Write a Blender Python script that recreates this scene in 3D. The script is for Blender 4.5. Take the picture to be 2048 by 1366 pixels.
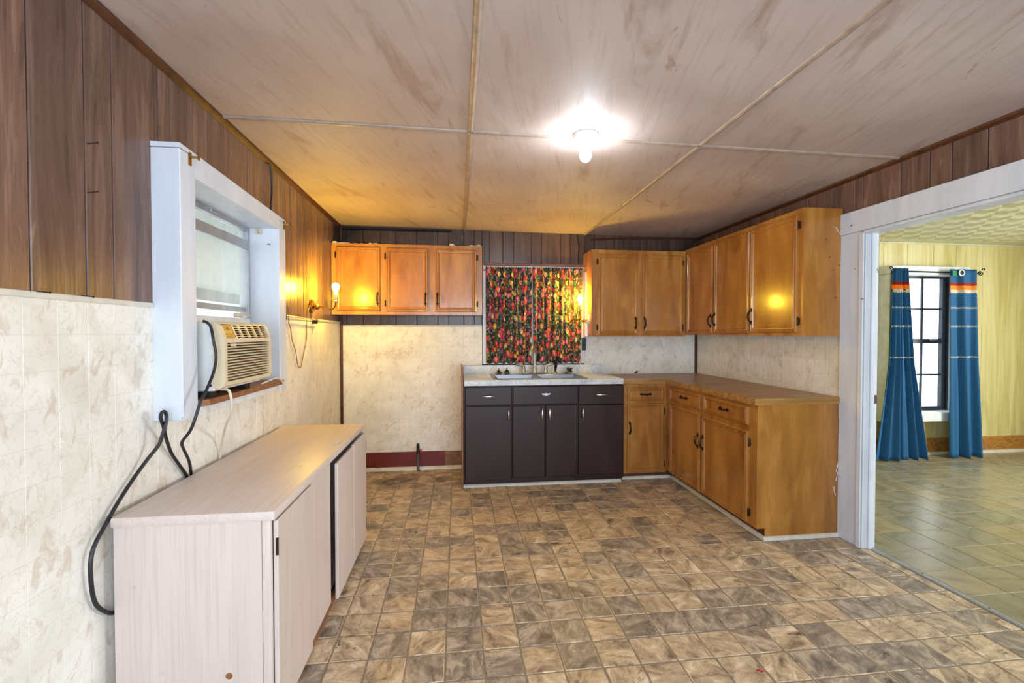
import bpy, bmesh, math, random
from mathutils import Vector, Matrix
random.seed(7)
PI = math.pi
scene = bpy.context.scene
for o in list(bpy.data.objects): bpy.data.objects.remove(o)
COL = scene.collection

def lin(r, g=None, b=None):
    f = lambda v: (v/255/12.92) if v/255 <= .04045 else ((v/255+.055)/1.055)**2.4
    return (f(r), f(g), f(b), 1.0)

# ---------------------------------------------------------------- camera
cam_d = bpy.data.cameras.new('camera'); cam = bpy.data.objects.new('camera', cam_d); COL.objects.link(cam)
cam_d.sensor_width = 36; cam_d.lens = 910/2048*36; cam_d.clip_start = .02
cam.location = (0, 0, 1.38)
cam.rotation_euler = (PI/2-math.atan(17/math.hypot(910, 109)), 0, -math.atan(109/910))
scene.camera = cam
# ---------------------------------------------------------------- view
vs = scene.view_settings
scene.display_settings.display_device = 'sRGB'
vs.view_transform = 'Standard'; vs.look = 'None'; vs.gamma = 1; vs.use_curve_mapping = False
vs.exposure = 0.0
# ---------------------------------------------------------------- sky
w = bpy.data.worlds.new('sky'); scene.world = w; w.use_nodes = True
bg = w.node_tree.nodes['Background']; bg.inputs[0].default_value = (.88, .95, 1, 1); bg.inputs[1].default_value = 3.6
# ---------------------------------------------------------------- large lights
def area(name, loc, rot, sx, sy, power, color):
    d = bpy.data.lights.new(name, 'AREA'); d.shape = 'RECTANGLE'; d.size = sx; d.size_y = sy; d.energy = power; d.color = color
    o = bpy.data.objects.new(name, d); COL.objects.link(o); o.location = loc; o.rotation_euler = rot
    return o
area('rear_fill', (.6, -1.7, 1.25), (PI/2+.35, 0, 0), 3.0, 1.9, 160, (.77, .88, 1))  # added fill light behind the camera; the rear wall has no window
area('living_room_fill', (6.9, 1.6, 1.5), (0, PI/2, 0), 1.6, 2.2, 215, (.95, .98, 1))  # added fill to brighten the living room, unseen; its east wall is closed
BULB_W = dict(ceiling=225, left=720, right=480)

# ================================================================ helpers
class MB:
    def __init__(s): s.bm = bmesh.new(); s.uv = None
    def _verts(s, pts): return [s.bm.verts.new(p) for p in pts]
    def box(s, x0, x1, y0, y1, z0, z1, bev=0, seg=1):
        v = s._verts([(x, y, z) for x in (x0, x1) for y in (y0, y1) for z in (z0, z1)])
        fs = [s.bm.faces.new([v[i] for i in q]) for q in ((0,1,3,2),(4,6,7,5),(0,4,5,1),(2,3,7,6),(0,2,6,4),(1,5,7,3))]
        if bev:
            es = {e for f in fs for e in f.edges}
            bmesh.ops.bevel(s.bm, geom=list(es), offset=bev, segments=seg, profile=.5, affect='EDGES')
        return s
    def prism(s, poly, fn, d0, d1):
        """poly: 2-D outline; fn(a, b, d) -> point; extruded from d0 to d1"""
        a = s._verts([fn(p[0], p[1], d0) for p in poly]); b = s._verts([fn(p[0], p[1], d1) for p in poly])
        s.bm.faces.new(a); s.bm.faces.new(b[::-1]); n = len(poly)
        for i in range(n): s.bm.faces.new((a[i], b[i], b[(i+1) % n], a[(i+1) % n]))
        return s
    def tube(s, pts, r, sides=8, caps=True):
        pts = [Vector(p) for p in pts]; n = len(pts)
        rr = r if isinstance(r, (list, tuple)) else [r]*n
        t0 = (pts[1]-pts[0]).normalized()
        up = Vector((0, 0, 1)) if abs(t0.z) < .9 else Vector((1, 0, 0))
        nrm = t0.cross(up).normalized(); rings = []
        for i in range(n):
            t = (pts[min(i+1, n-1)]-pts[max(i-1, 0)]).normalized()
            nrm = (nrm-t*nrm.dot(t)).normalized(); bi = t.cross(nrm)
            rings.append(s._verts([pts[i]+(nrm*math.cos(a)+bi*math.sin(a))*rr[i] for a in [2*PI*k/sides for k in range(sides)]]))
        for i in range(n-1):
            for k in range(sides):
                s.bm.faces.new((rings[i][k], rings[i][(k+1) % sides], rings[i+1][(k+1) % sides], rings[i+1][k]))
        if caps: s.bm.faces.new(rings[0][::-1]); s.bm.faces.new(rings[-1])
        return s
    def lathe(s, prof, base, axis=(0, 0, 1), sides=20):
        """prof: (radius, height) along axis from base"""
        ax = Vector(axis).normalized(); up = Vector((1, 0, 0)) if abs(ax.x) < .9 else Vector((0, 1, 0))
        e1 = ax.cross(up).normalized(); e2 = ax.cross(e1); base = Vector(base)
        rings = [s._verts([base+ax*h+(e1*math.cos(a)+e2*math.sin(a))*max(r, 1e-5) for a in [2*PI*k/sides for k in range(sides)]]) for r, h in prof]
        for i in range(len(rings)-1):
            for k in range(sides):
                s.bm.faces.new((rings[i][k], rings[i][(k+1) % sides], rings[i+1][(k+1) % sides], rings[i+1][k]))
        s.bm.faces.new(rings[0][::-1]); s.bm.faces.new(rings[-1])
        return s
    def rings(s, m, u0, u1, v0, v1, prof):
        """a slab with a routed rectangular profile: prof = [(inset, height)...]"""
        rs = []
        for i, n in prof:
            rs.append(s._verts([m(u0+i, v0+i, n), m(u1-i, v0+i, n), m(u1-i, v1-i, n), m(u0+i, v1-i, n)]))
        for a, b in zip(rs, rs[1:]):
            for k in range(4): s.bm.faces.new((a[k], a[(k+1) % 4], b[(k+1) % 4], b[k]))
        s.bm.faces.new(rs[0][::-1]); s.bm.faces.new(rs[-1])
        return s
    def grid(s, fn, nu, nv):
        """fn(i/nu, j/nv) -> (point, uv)"""
        s.uv = s.bm.loops.layers.uv.verify()
        V = [[None]*(nv+1) for _ in range(nu+1)]; U = {}
        for i in range(nu+1):
            for j in range(nv+1):
                p, uv = fn(i/nu, j/nv); V[i][j] = s.bm.verts.new(p); U[V[i][j]] = uv
        for i in range(nu):
            for j in range(nv):
                f = s.bm.faces.new((V[i][j], V[i+1][j], V[i+1][j+1], V[i][j+1]))
                for l in f.loops: l[s.uv].uv = U[l.vert]
        return s
    def build(s, name, mat, parent=None, smooth=False, fix=True):
        bm = s.bm
        if fix: bmesh.ops.recalc_face_normals(bm, faces=bm.faces)
        xs = [v.co.copy() for v in bm.verts]
        lo = Vector([min(p[i] for p in xs) for i in range(3)]); hi = Vector([max(p[i] for p in xs) for i in range(3)])
        org = Vector(((lo.x+hi.x)/2, (lo.y+hi.y)/2, lo.z))
        for v in bm.verts: v.co -= org
        me = bpy.data.meshes.new(name); bm.to_mesh(me); bm.free()
        me.materials.append(mat)
        if smooth:
            for p in me.polygons: p.use_smooth = True
            me.set_sharp_from_angle(angle=math.radians(smooth if smooth is not True else 40))
        o = bpy.data.objects.new(name, me); COL.objects.link(o)
        put(o, org, parent)
        return o
ORG = {}
def put(o, org, parent=None):
    ORG[o.name] = Vector(org)
    if parent: o.parent = parent; o.location = Vector(org)-ORG[parent.name]
    else: o.location = org
def thing(name, label, cat, loc, group=None):
    o = bpy.data.objects.new(name, None); o.empty_display_size = .05; COL.objects.link(o); put(o, loc)
    return tag(o, label, cat, group)
def tag(o, label, cat, group=None):
    o['label'] = label; o['category'] = cat
    if group: o['group'] = group
    return o
def struct(o, label=None):
    o['kind'] = 'structure'
    if label: o['label'] = label
    return o
def stuff(o): o['kind'] = 'stuff'; return o
def dup(o, loc, parent):
    c = o.copy(); COL.objects.link(c); put(c, loc, parent); c.parent = parent; return c
def box(name, mat, parent, *b, bev=0, seg=1): return MB().box(*b, bev=bev, seg=seg).build(name, mat, parent, smooth=30 if seg > 1 else False)
back = lambda d: (lambda u, v, n: (u, d-n, v))       # faces -Y
side = lambda d: (lambda u, v, n: (d-n, u, v))       # faces -X
east = lambda d: (lambda u, v, n: (d+n, u, v))       # faces +X
def smoothpath(pts, k=6):
    """Catmull-Rom through the points"""
    P = [Vector(p) for p in pts]; P = [P[0]*2-P[1]]+P+[P[-1]*2-P[-2]]; out = []
    for i in range(1, len(P)-2):
        for j in range(k):
            t = j/k; a, b, c, d = P[i-1:i+3]
            out.append(.5*((2*b)+(c-a)*t+(2*a-5*b+4*c-d)*t*t+(3*b-a-3*c+d)*t**3))
    return out+[P[-2]]

# ================================================================ materials
class Mat:
    def __init__(s, name, rough=.5, metal=0, spec=.5, coat=0):
        s.m = bpy.data.materials.new(name); s.m.use_nodes = True; s.nt = s.m.node_tree
        s.b = s.nt.nodes['Principled BSDF']; s.b.inputs['Roughness'].default_value = rough
        s.b.inputs['Metallic'].default_value = metal; s.b.inputs['Specular IOR Level'].default_value = spec
        if coat: s.b.inputs['Coat Weight'].default_value = coat; s.b.inputs['Coat Roughness'].default_value = .12
    def n(s, t, **k):
        x = s.nt.nodes.new('ShaderNode'+t)
        for a, v in k.items():
            if a.startswith('i_'): x.inputs[a[2:]].default_value = v
            else: setattr(x, a, v)
        return x
    def l(s, a, b): s.nt.links.new(a, b)
    def pos(s, scale=(1, 1, 1), rot=(0, 0, 0), off=(0, 0, 0), obj=False):
        g = s.n('NewGeometry').outputs['Position'] if not obj else s.n('TexCoord').outputs['Object']
        m = s.n('Mapping'); m.inputs['Scale'].default_value = scale; m.inputs['Rotation'].default_value = rot; m.inputs['Location'].default_value = off
        s.l(g, m.inputs[0]); return m.outputs[0]
    def noise(s, vec, scale, detail=4, dist=0, rough=.5):
        x = s.n('TexNoise'); x.inputs['Scale'].default_value = scale; x.inputs['Detail'].default_value = detail
        x.inputs['Distortion'].default_value = dist; x.inputs['Roughness'].default_value = rough
        s.l(vec, x.inputs['Vector']); return x.outputs['Fac']
    def ramp(s, fac, stops, const=False):
        x = s.n('ValToRGB'); e = x.color_ramp.elements
        if const: x.color_ramp.interpolation = 'CONSTANT'
        while len(e) < len(stops): e.new(.5)
        for i, (p, c) in enumerate(stops): e[i].position = p; e[i].color = c if len(c) == 4 else (*c, 1)
        s.l(fac, x.inputs[0]); return x.outputs[0]
    def bw(s, fac, a, b):
        return s.ramp(fac, [(a, (0, 0, 0, 1)), (b, (1, 1, 1, 1))])
    def mix(s, fac, a, b, mode='MIX'):
        x = s.n('Mix', data_type='RGBA', blend_type=mode)
        for v, i in ((fac, 0), (a, 6), (b, 7)):
            if hasattr(v, 'links') or hasattr(v, 'is_linked'): s.l(v, x.inputs[i])
            else: x.inputs[i].default_value = v
        return x.outputs[2]
    def math(s, op, a, b=None):
        x = s.n('Math', operation=op)
        for i, v in enumerate((a, b)):
            if v is None: continue
            if hasattr(v, 'is_linked'): s.l(v, x.inputs[i])
            else: x.inputs[i].default_value = v
        return x.outputs[0]
    def vmath(s, op, a, b=None):
        x = s.n('VectorMath', operation=op)
        for i, v in enumerate((a, b)):
            if v is None: continue
            if hasattr(v, 'is_linked'): s.l(v, x.inputs[i])
            else: x.inputs[i].default_value = v
        return x.outputs[0]
    def spot(s, c, r, soft=.5):
        """1 inside an ellipsoid of radii r round c, fading over its rim"""
        q = s.vmath('DIVIDE', s.vmath('SUBTRACT', s.n('NewGeometry').outputs['Position'], c), r)
        l = s.n('VectorMath', operation='LENGTH'); s.l(q, l.inputs[0]); return s.math('SUBTRACT', 1, s.bw(l.outputs['Value'], 1-soft, 1))
    def rnd(s): return s.n('ObjectInfo').outputs['Random']
    def col(s, c):
        if hasattr(c, 'is_linked'): s.l(c, s.b.inputs['Base Color'])
        else: s.b.inputs['Base Color'].default_value = c
        return s
    def bump(s, h, strength=.3, dist=.004):
        x = s.n('Bump'); x.inputs['Strength'].default_value = strength; x.inputs['Distance'].default_value = dist
        s.l(h, x.inputs['Height']); s.l(x.outputs[0], s.b.inputs['Normal']); return s
    def rough(s, f, a, b):
        x = s.n('MapRange'); x.inputs[3].default_value = a; x.inputs[4].default_value = b
        s.l(f, x.inputs[0]); s.l(x.outputs[0], s.b.inputs['Roughness']); return s
def plain(name, c, rough=.5, metal=0, wear=.12, scale=14, spec=.5, coat=0):
    m = Mat(name, rough, metal, spec, coat); f = m.noise(m.pos(), scale, 4)
    d = tuple(x*(1-wear*1.6) for x in c[:3])+(1,)
    m.col(m.mix(m.bw(f, .35, .75), c, d)); m.rough(f, max(rough-.08, .03), min(rough+.1, 1)); return m.m

def wood_panel(name='walnut_panel', dark=1.0):
    m = Mat(name, .3, 0, .5)
    r = m.rnd(); off = m.n('CombineXYZ'); m.l(m.math('MULTIPLY', r, 37.), off.inputs[0]); m.l(m.math('MULTIPLY', r, 11.), off.inputs[2])
    p = m.vmath('ADD', m.pos(), off.outputs[0])
    g1 = m.noise(m.vmath('MULTIPLY', p, (7, 7, .7)), 1.6, 6, 1.6)
    g2 = m.noise(m.vmath('MULTIPLY', p, (60, 60, 1.6)), 2.2, 5, .3)
    band = m.math('FRACT', m.math('MULTIPLY', g1, 6.))
    base = m.ramp(g1, [(.3, lin(118, 97, 86)), (.5, lin(148, 124, 110)), (.68, lin(172, 148, 132))])
    base = m.mix(m.math('MULTIPLY', m.bw(band, .0, .35), .42), m.mix(1., base, lin(205, 195, 190), 'MULTIPLY'), base)
    base = m.mix(m.math('MULTIPLY', m.bw(g2, .45, .62), .35), base, lin(106, 84, 72))
    tint = m.ramp(r, [(0, lin(205, 200, 200)), (.5, lin(240, 228, 222)), (1, lin(255, 244, 235))])
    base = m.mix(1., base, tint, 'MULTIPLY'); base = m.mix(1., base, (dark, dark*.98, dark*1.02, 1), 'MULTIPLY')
    # scuffed pale patches
    sc = m.noise(m.pos((9, 9, 2.4)), 1.7, 3, .5); base = m.mix(m.math('MULTIPLY', m.bw(sc, .7, .78), .3), base, lin(196, 176, 146))
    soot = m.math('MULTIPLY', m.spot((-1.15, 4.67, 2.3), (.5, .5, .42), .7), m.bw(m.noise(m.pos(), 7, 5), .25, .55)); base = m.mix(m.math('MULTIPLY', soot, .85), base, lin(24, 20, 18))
    m.col(base).rough(g2, .2, .38); m.bump(g2, .12, .002); return m.m
def tile_marble(name='marbled_wall_tile', warm=0):
    m = Mat(name, .42)
    p = m.pos((1, 1, 1), (.5, .4, .6))
    w = m.noise(p, 3.5, 4, 1.2)
    v1 = m.noise(m.vmath('MULTIPLY', p, (1, 2.6, 1.6)), 6.5, 7, 1.4, .62)
    vein = m.math('ABSOLUTE', m.math('SUBTRACT', v1, .5))
    blot = m.noise(m.vmath('MULTIPLY', p, (1.2, 2.8, 1.5)), 8.5, 6, .9, .6)
    base = m.ramp(w, [(.3, lin(222, 219, 208)), (.6, lin(240, 238, 231))])
    base = m.mix(m.math('MULTIPLY', m.bw(blot, .55, .66), .6), base, lin(200, 183, 163))
    base = m.mix(m.math('MULTIPLY', m.ramp(vein, [(0, (1, 1, 1, 1)), (.018, (0, 0, 0, 1))]), .32), base, lin(186, 166, 146))
    rust = m.bw(m.noise(m.pos((1, 1, 1.2)), 75, 5, .4, .7), .48, .62)
    base = m.mix(m.math('MULTIPLY', m.math('MULTIPLY', m.spot((-.62, 4.67, 1.165), (.36, .2, .075), .6), rust), .7), base, lin(176, 138, 92))
    base = m.mix(m.math('MULTIPLY', m.math('MULTIPLY', m.spot((-.02, 4.67, .45), (.30, .2, .5), .8), rust), .6), base, lin(168, 140, 112))
    m.col(base).rough(w, .36, .5); return m.m
def cell(m, pitch, ox, oy):
    p = m.pos(off=(0, 0, 0)); q = m.vmath('DIVIDE', m.vmath('SUBTRACT', p, (ox, oy, 0)), (pitch, pitch, 1))
    f = m.vmath('FLOOR', q); f = m.vmath('MULTIPLY', f, (1, 1, 0))
    wn = m.n('TexWhiteNoise', noise_dimensions='3D'); m.l(f, wn.inputs['Vector'])
    rot = m.n('VectorRotate', rotation_type='Z_AXIS'); m.l(p, rot.inputs['Vector']); m.l(m.math('MULTIPLY', wn.outputs['Value'], 6.28), rot.inputs['Angle'])
    v = m.vmath('ADD', rot.outputs[0], m.vmath('MULTIPLY', wn.outputs['Color'], (40, 40, 40)))
    sep = m.n('SeparateColor'); m.l(wn.outputs['Color'], sep.inputs[0])
    return v, sep.outputs
def slate():
    m = Mat('slate_vinyl', .33)
    v, c = cell(m, .1625, -.054, .1695)
    n1 = m.noise(m.vmath('MULTIPLY', v, (1, 1.9, 1)), 8, 8, .7, .68)
    n2 = m.noise(m.vmath('MULTIPLY', v, (1, 1.7, 1)), 8, 9, 1.1, .7)
    a = m.ramp(n1, [(.34, lin(122, 106, 90)), (.44, lin(176, 156, 130)), (.55, lin(208, 186, 154)), (.66, lin(236, 220, 194))])
    b = m.ramp(n1, [(.34, lin(104, 96, 88)), (.5, lin(154, 142, 128)), (.64, lin(200, 186, 166))])
    base = m.mix(m.bw(c[0], .55, .62), a, b)
    dk = m.math('MULTIPLY', m.bw(n2, .58, .66), m.math('ADD', m.math('MULTIPLY', c[1], .7), .3))
    base = m.mix(dk, base, lin(84, 70, 58))
    vein = m.math('ABSOLUTE', m.math('SUBTRACT', n2, .47)); base = m.mix(m.math('MULTIPLY', m.ramp(vein, [(0, (1, 1, 1, 1)), (.012, (0, 0, 0, 1))]), .55), base, lin(72, 58, 46))
    cr = m.noise(v, 5, 4, 1.5); base = m.mix(m.math('MULTIPLY', m.bw(cr, .60, .64), m.math('MULTIPLY', c[2], .9)), base, lin(206, 190, 160))
    soil = m.math('MULTIPLY', m.spot((-.42, 4.3, 0), (.5, .26, .2), .5), m.bw(m.noise(m.pos((1, 1.6, 1)), 5, 5, .8), .38, .6)); base = m.mix(m.math('MULTIPLY', soil, .75), base, lin(62, 44, 30))
    m.col(base).rough(n1, .32, .5); m.bump(n2, .3, .003); return m.m
def slate_green():
    m = Mat('grey_green_vinyl', .3)
    v, c = cell(m, .245, 2.66, .1)
    n1 = m.noise(m.vmath('MULTIPLY', v, (1, 3, 1)), 4, 5, .8)
    a = m.ramp(n1, [(.3, lin(136, 126, 98)), (.7, lin(170, 158, 126))]); b = m.ramp(n1, [(.3, lin(120, 118, 100)), (.7, lin(152, 148, 128))])
    m.col(m.mix(c[0], a, b)).rough(n1, .22, .34); return m.m
def ceiling_paint():
    m = Mat('smoke_stained_ceiling_paint', .45)
    p = m.pos(rot=(0, 0, .25)); a = m.noise(m.vmath('MULTIPLY', p, (5.5, 1.0, 1)), 1.5, 6, .7, .6)
    b = m.noise(p, 1.3, 4, .5); c = m.noise(m.vmath('MULTIPLY', p, (26, 1.6, 1)), 1.6, 5, .4)
    base = m.ramp(b, [(.3, lin(178, 160, 155)), (.7, lin(202, 187, 183))])
    base = m.mix(m.math('MULTIPLY', m.bw(a, .56, .70), .5), base, lin(146, 114, 88))
    base = m.mix(m.math('MULTIPLY', m.bw(c, .52, .66), .16), base, lin(120, 92, 72))
    st = m.noise(m.vmath('MULTIPLY', p, (3, 1.6, 1)), 1.9, 5, .8, .7); base = m.mix(m.math('MULTIPLY', m.bw(st, .66, .71), .45), base, lin(140, 98, 62))
    m.col(base).rough(a, .55, .75); m.bump(c, .08, .003); return m.m
def maple(name, dark=1.0):
    m = Mat(name, .26, 0, .5, .35)
    d = lambda r, g, b: lin(r*dark, g*dark, b*dark)
    p = m.pos(); a = m.noise(m.vmath('MULTIPLY', p, (5, 5, 1.1)), 1.4, 4, .8); g = m.noise(m.vmath('MULTIPLY', p, (55, 55, 3)), 1.8, 5, .3)
    base = m.ramp(a, [(.32, d(150, 95, 36)), (.5, d(176, 118, 48)), (.68, d(194, 138, 66))])
    base = m.mix(m.math('MULTIPLY', m.bw(g, .45, .65), .22), base, d(136, 80, 36))
    sp = m.noise(p, 3.1, 3, .6); base = m.mix(m.math('MULTIPLY', m.bw(sp, .58, .72), .4), base, d(164, 88, 28))
    m.col(base).rough(sp, .2, .36); m.bump(m.noise(p, 26, 3), .06, .003); return m.m
def white_oak(name, axis):
    m = Mat(name, .42)
    sc = {'z': (6, 6, .8), 'y': (6, .7, 6)}[axis]; sf = {'z': (70, 70, 1.6), 'y': (70, 1.4, 70)}[axis]
    p = m.pos(); a = m.noise(m.vmath('MULTIPLY', p, sc), 1.5, 5, 1.0); g = m.noise(m.vmath('MULTIPLY', p, sf), 1.6, 4, .3)
    band = m.math('FRACT', m.math('MULTIPLY', a, 9.))
    base = m.ramp(a, [(.3, lin(212, 198, 191)), (.7, lin(224, 212, 207))])
    base = m.mix(m.math('MULTIPLY', m.bw(band, 0, .5), .16), lin(196, 178, 168), base)
    base = m.mix(.75, base, m.ramp(a, [(.3, lin(214, 200, 192)), (.7, lin(222, 210, 204))]))
    base = m.mix(m.math('MULTIPLY', m.bw(g, .5, .66), .3), base, lin(188, 170, 158))
    sp = m.noise(p, 9, 2); base = m.mix(m.math('MULTIPLY', m.bw(sp, .72, .76), .35), base, lin(150, 124, 100))
    m.col(base).rough(g, .36, .5); return m.m
def chipped_white(name='chipped_white_paint'):
    m = Mat(name, .4); p = m.pos(); f = m.noise(m.vmath('MULTIPLY', p, (6, 6, 1.2)), 2, 4); s = m.noise(p, 16, 3, .4)
    base = m.ramp(f, [(.3, lin(206, 214, 226)), (.7, lin(222, 229, 240))]); base = m.mix(m.math('MULTIPLY', m.bw(s, .735, .75), .8), base, lin(120, 100, 84))
    m.col(base).rough(f, .3, .5); m.bump(f, .1, .003); return m.m
def steel_brown():
    m = Mat('brown_enamel', .36, 0, .35); p = m.pos(); f = m.noise(m.vmath('MULTIPLY', p, (3, 3, 1)), 2, 4); s = m.noise(p, 15, 5, .3, .6)
    base = m.ramp(f, [(.3, lin(42, 25, 25)), (.7, lin(54, 34, 34))])
    base = m.mix(m.math('MULTIPLY', m.bw(s, .73, .76), .7), base, lin(150, 128, 122)); m.col(base).rough(f, .28, .46); return m.m
def marble_top():
    m = Mat('grey_marble_laminate', .24); p = m.pos((1, 1, 1), (.3, .5, .4)); a = m.noise(p, 7, 7, 2.2, .6); b = m.noise(p, 3, 4, 1)
    vein = m.math('ABSOLUTE', m.math('SUBTRACT', a, .5)); base = m.ramp(b, [(.3, lin(190, 198, 206)), (.7, lin(226, 230, 234))])
    base = m.mix(m.math('MULTIPLY', m.ramp(vein, [(0, (1, 1, 1, 1)), (.03, (0, 0, 0, 1))]), .55), base, lin(140, 138, 138))
    m.col(base).rough(b, .18, .32); return m.m
def block_top():
    m = Mat('butcher_block_laminate', .34); p = m.pos(); a = m.noise(m.vmath('MULTIPLY', p, (1.5, 20, 20)), 1.6, 4, .3); b = m.noise(p, 2.4, 4)
    base = m.ramp(a, [(.3, lin(126, 88, 44)), (.5, lin(158, 116, 60)), (.7, lin(182, 140, 78))]); base = m.mix(m.math('MULTIPLY', m.bw(b, .55, .7), .4), base, lin(120, 82, 48))
    m.col(base).rough(b, .26, .44); return m.m
def yellow_panel():
    m = Mat('pale_yellow_wood_panel', .34); p = m.pos(); a = m.noise(m.vmath('MULTIPLY', p, (5, 5, .45)), 1.8, 5, .9); g = m.noise(m.vmath('MULTIPLY', p, (40, 40, .8)), 1.6, 3)
    base = m.ramp(a, [(.3, lin(190, 176, 108)), (.5, lin(212, 200, 140)), (.7, lin(224, 216, 164))]); base = m.mix(m.math('MULTIPLY', m.bw(g, .5, .66), .3), base, lin(176, 160, 92))
    m.col(base).rough(a, .28, .4); return m.m
def oak_base():
    m = Mat('knotty_oak_baseboard', .35); p = m.pos(); a = m.noise(m.vmath('MULTIPLY', p, (1.6, 6, 9)), 2, 4, 1.2); band = m.math('FRACT', m.math('MULTIPLY', a, 8.))
    m.col(m.mix(m.bw(band, 0, .4), lin(112, 70, 28), lin(182, 128, 62))).rough(a, .3, .45); return m.m
def floral():
    m = Mat('fruit_print_cotton', .75); uv = m.n('UVMap').outputs[0]
    nz = m.n('TexNoise'); nz.inputs['Scale'].default_value = 26; nz.inputs['Detail'].default_value = 3; m.l(uv, nz.inputs['Vector'])
    wv = m.vmath('ADD', uv, m.vmath('MULTIPLY', m.vmath('SUBTRACT', nz.outputs['Color'], (.5, .5, .5)), (.018, .018, 0)))
    def vor(scale, off):
        v = m.n('TexVoronoi'); v.inputs['Scale'].default_value = scale; m.l(m.vmath('ADD', wv, off), v.inputs['Vector'])
        sp = m.n('SeparateColor'); m.l(v.outputs['Color'], sp.inputs[0]); return v.outputs['Distance'], sp.outputs
    bgc = m.ramp(m.noise(uv, 24, 3, 1), [(.3, lin(16, 20, 18)), (.5, lin(24, 44, 34)), (.7, lin(60, 44, 22))])
    d, c = vor(34, (3, 1, 0)); leaf = m.ramp(c[0], [(0, lin(44, 110, 76)), (.3, lin(70, 146, 116)), (.5, lin(168, 150, 58)), (.7, lin(96, 82, 130)), (.85, lin(206, 96, 110)), (1, lin(34, 84, 56))])
    base = m.mix(m.math('MULTIPLY', m.bw(c[1], .15, .2), m.math('SUBTRACT', 1, m.bw(d, .42, .5))), bgc, leaf)
    d, c = vor(16.5, (0, 0, 0))
    fr = m.ramp(c[0], [(0, lin(176, 24, 30)), (.3, lin(206, 44, 60)), (.42, lin(200, 60, 100)), (.55, lin(226, 160, 60)), (.68, lin(92, 58, 112)), (.78, lin(226, 120, 130)), (.9, lin(238, 196, 120)), (1, lin(150, 20, 30))], True)
    hl = m.mix(m.math('MULTIPLY', m.ramp(d, [(.0, (1, 1, 1, 1)), (.24, (0, 0, 0, 1))]), .7), fr, lin(250, 214, 170))
    base = m.mix(m.math('MULTIPLY', m.bw(c[1], .16, .19), m.math('SUBTRACT', 1, m.bw(d, .42, .48))), base, hl)
    d, c = vor(52, (7, 2, 0)); base = m.mix(m.math('MULTIPLY', m.bw(c[1], .72, .74), m.math('SUBTRACT', 1, m.bw(d, .3, .36))), base, m.ramp(c[0], [(0, lin(200, 30, 50)), (.5, lin(226, 188, 90)), (.75, lin(220, 120, 150))], True))
    m.col(base); m.b.inputs['Sheen Weight'].default_value = .1; return m.m
def blue_cloth():
    m = Mat('blue_woven_cloth', .8); uv = m.n('UVMap').outputs[0]; sp = m.n('SeparateXYZ'); m.l(uv, sp.inputs[0]); z = sp.outputs[1]
    wv = m.noise(m.vmath('MULTIPLY', uv, (60, 260, 1)), 3, 2); base = m.ramp(wv, [(.3, lin(14, 70, 114)), (.7, lin(32, 106, 156))])
    K = lin(24, 82, 124)
    band = m.ramp(z, [(0, (0, 0, 0, 1)), (.8835, lin(28, 24, 28)), (.890, lin(232, 132, 24)), (.911, lin(146, 24, 22)), (.929, (0, 0, 0, 1))], True)
    msk = m.ramp(z, [(0, (0, 0, 0, 1)), (.8835, (1, 1, 1, 1)), (.929, (0, 0, 0, 1))], True)
    base = m.mix(msk, base, band); m.col(base); return m.m
def glass(name, haze=.0, tint=(1, 1, 1, 1)):
    m = Mat(name); nt = m.nt; out = nt.nodes['Material Output']
    tr = m.n('BsdfTransparent'); tr.inputs[0].default_value = tint; gl = m.n('BsdfGlossy'); gl.inputs['Roughness'].default_value = .02
    fr = m.n('Fresnel'); fr.inputs[0].default_value = 1.45; mx = m.n('MixShader'); m.l(m.math('MULTIPLY', fr.outputs[0], m.math('SUBTRACT', 1, m.n('NewGeometry').outputs['Backfacing'])), mx.inputs[0]); m.l(tr.outputs[0], mx.inputs[1]); m.l(gl.outputs[0], mx.inputs[2])
    last = mx.outputs[0]
    if haze:
        df = m.n('BsdfTranslucent'); df.inputs[0].default_value = (.8, .85, .83, 1); d2 = m.n('BsdfDiffuse'); d2.inputs[0].default_value = (.8, .85, .83, 1)
        a = m.n('MixShader'); m.l(df.outputs[0], a.inputs[1]); m.l(d2.outputs[0], a.inputs[2])
        f = m.math('MULTIPLY', m.bw(m.noise(m.pos((1, 3, 1)), 3, 4, .5), .2, .8), haze); b = m.n('MixShader'); m.l(f, b.inputs[0]); m.l(last, b.inputs[1]); m.l(a.outputs[0], b.inputs[2]); last = b.outputs[0]
    m.l(last, out.inputs[0]); return m.m
def emit(name, c, s):
    m = Mat(name); e = m.n('Emission'); e.inputs[0].default_value = c; e.inputs[1].default_value = s; m.l(e.outputs[0], m.nt.nodes['Material Output'].inputs[0]); return m.m

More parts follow.
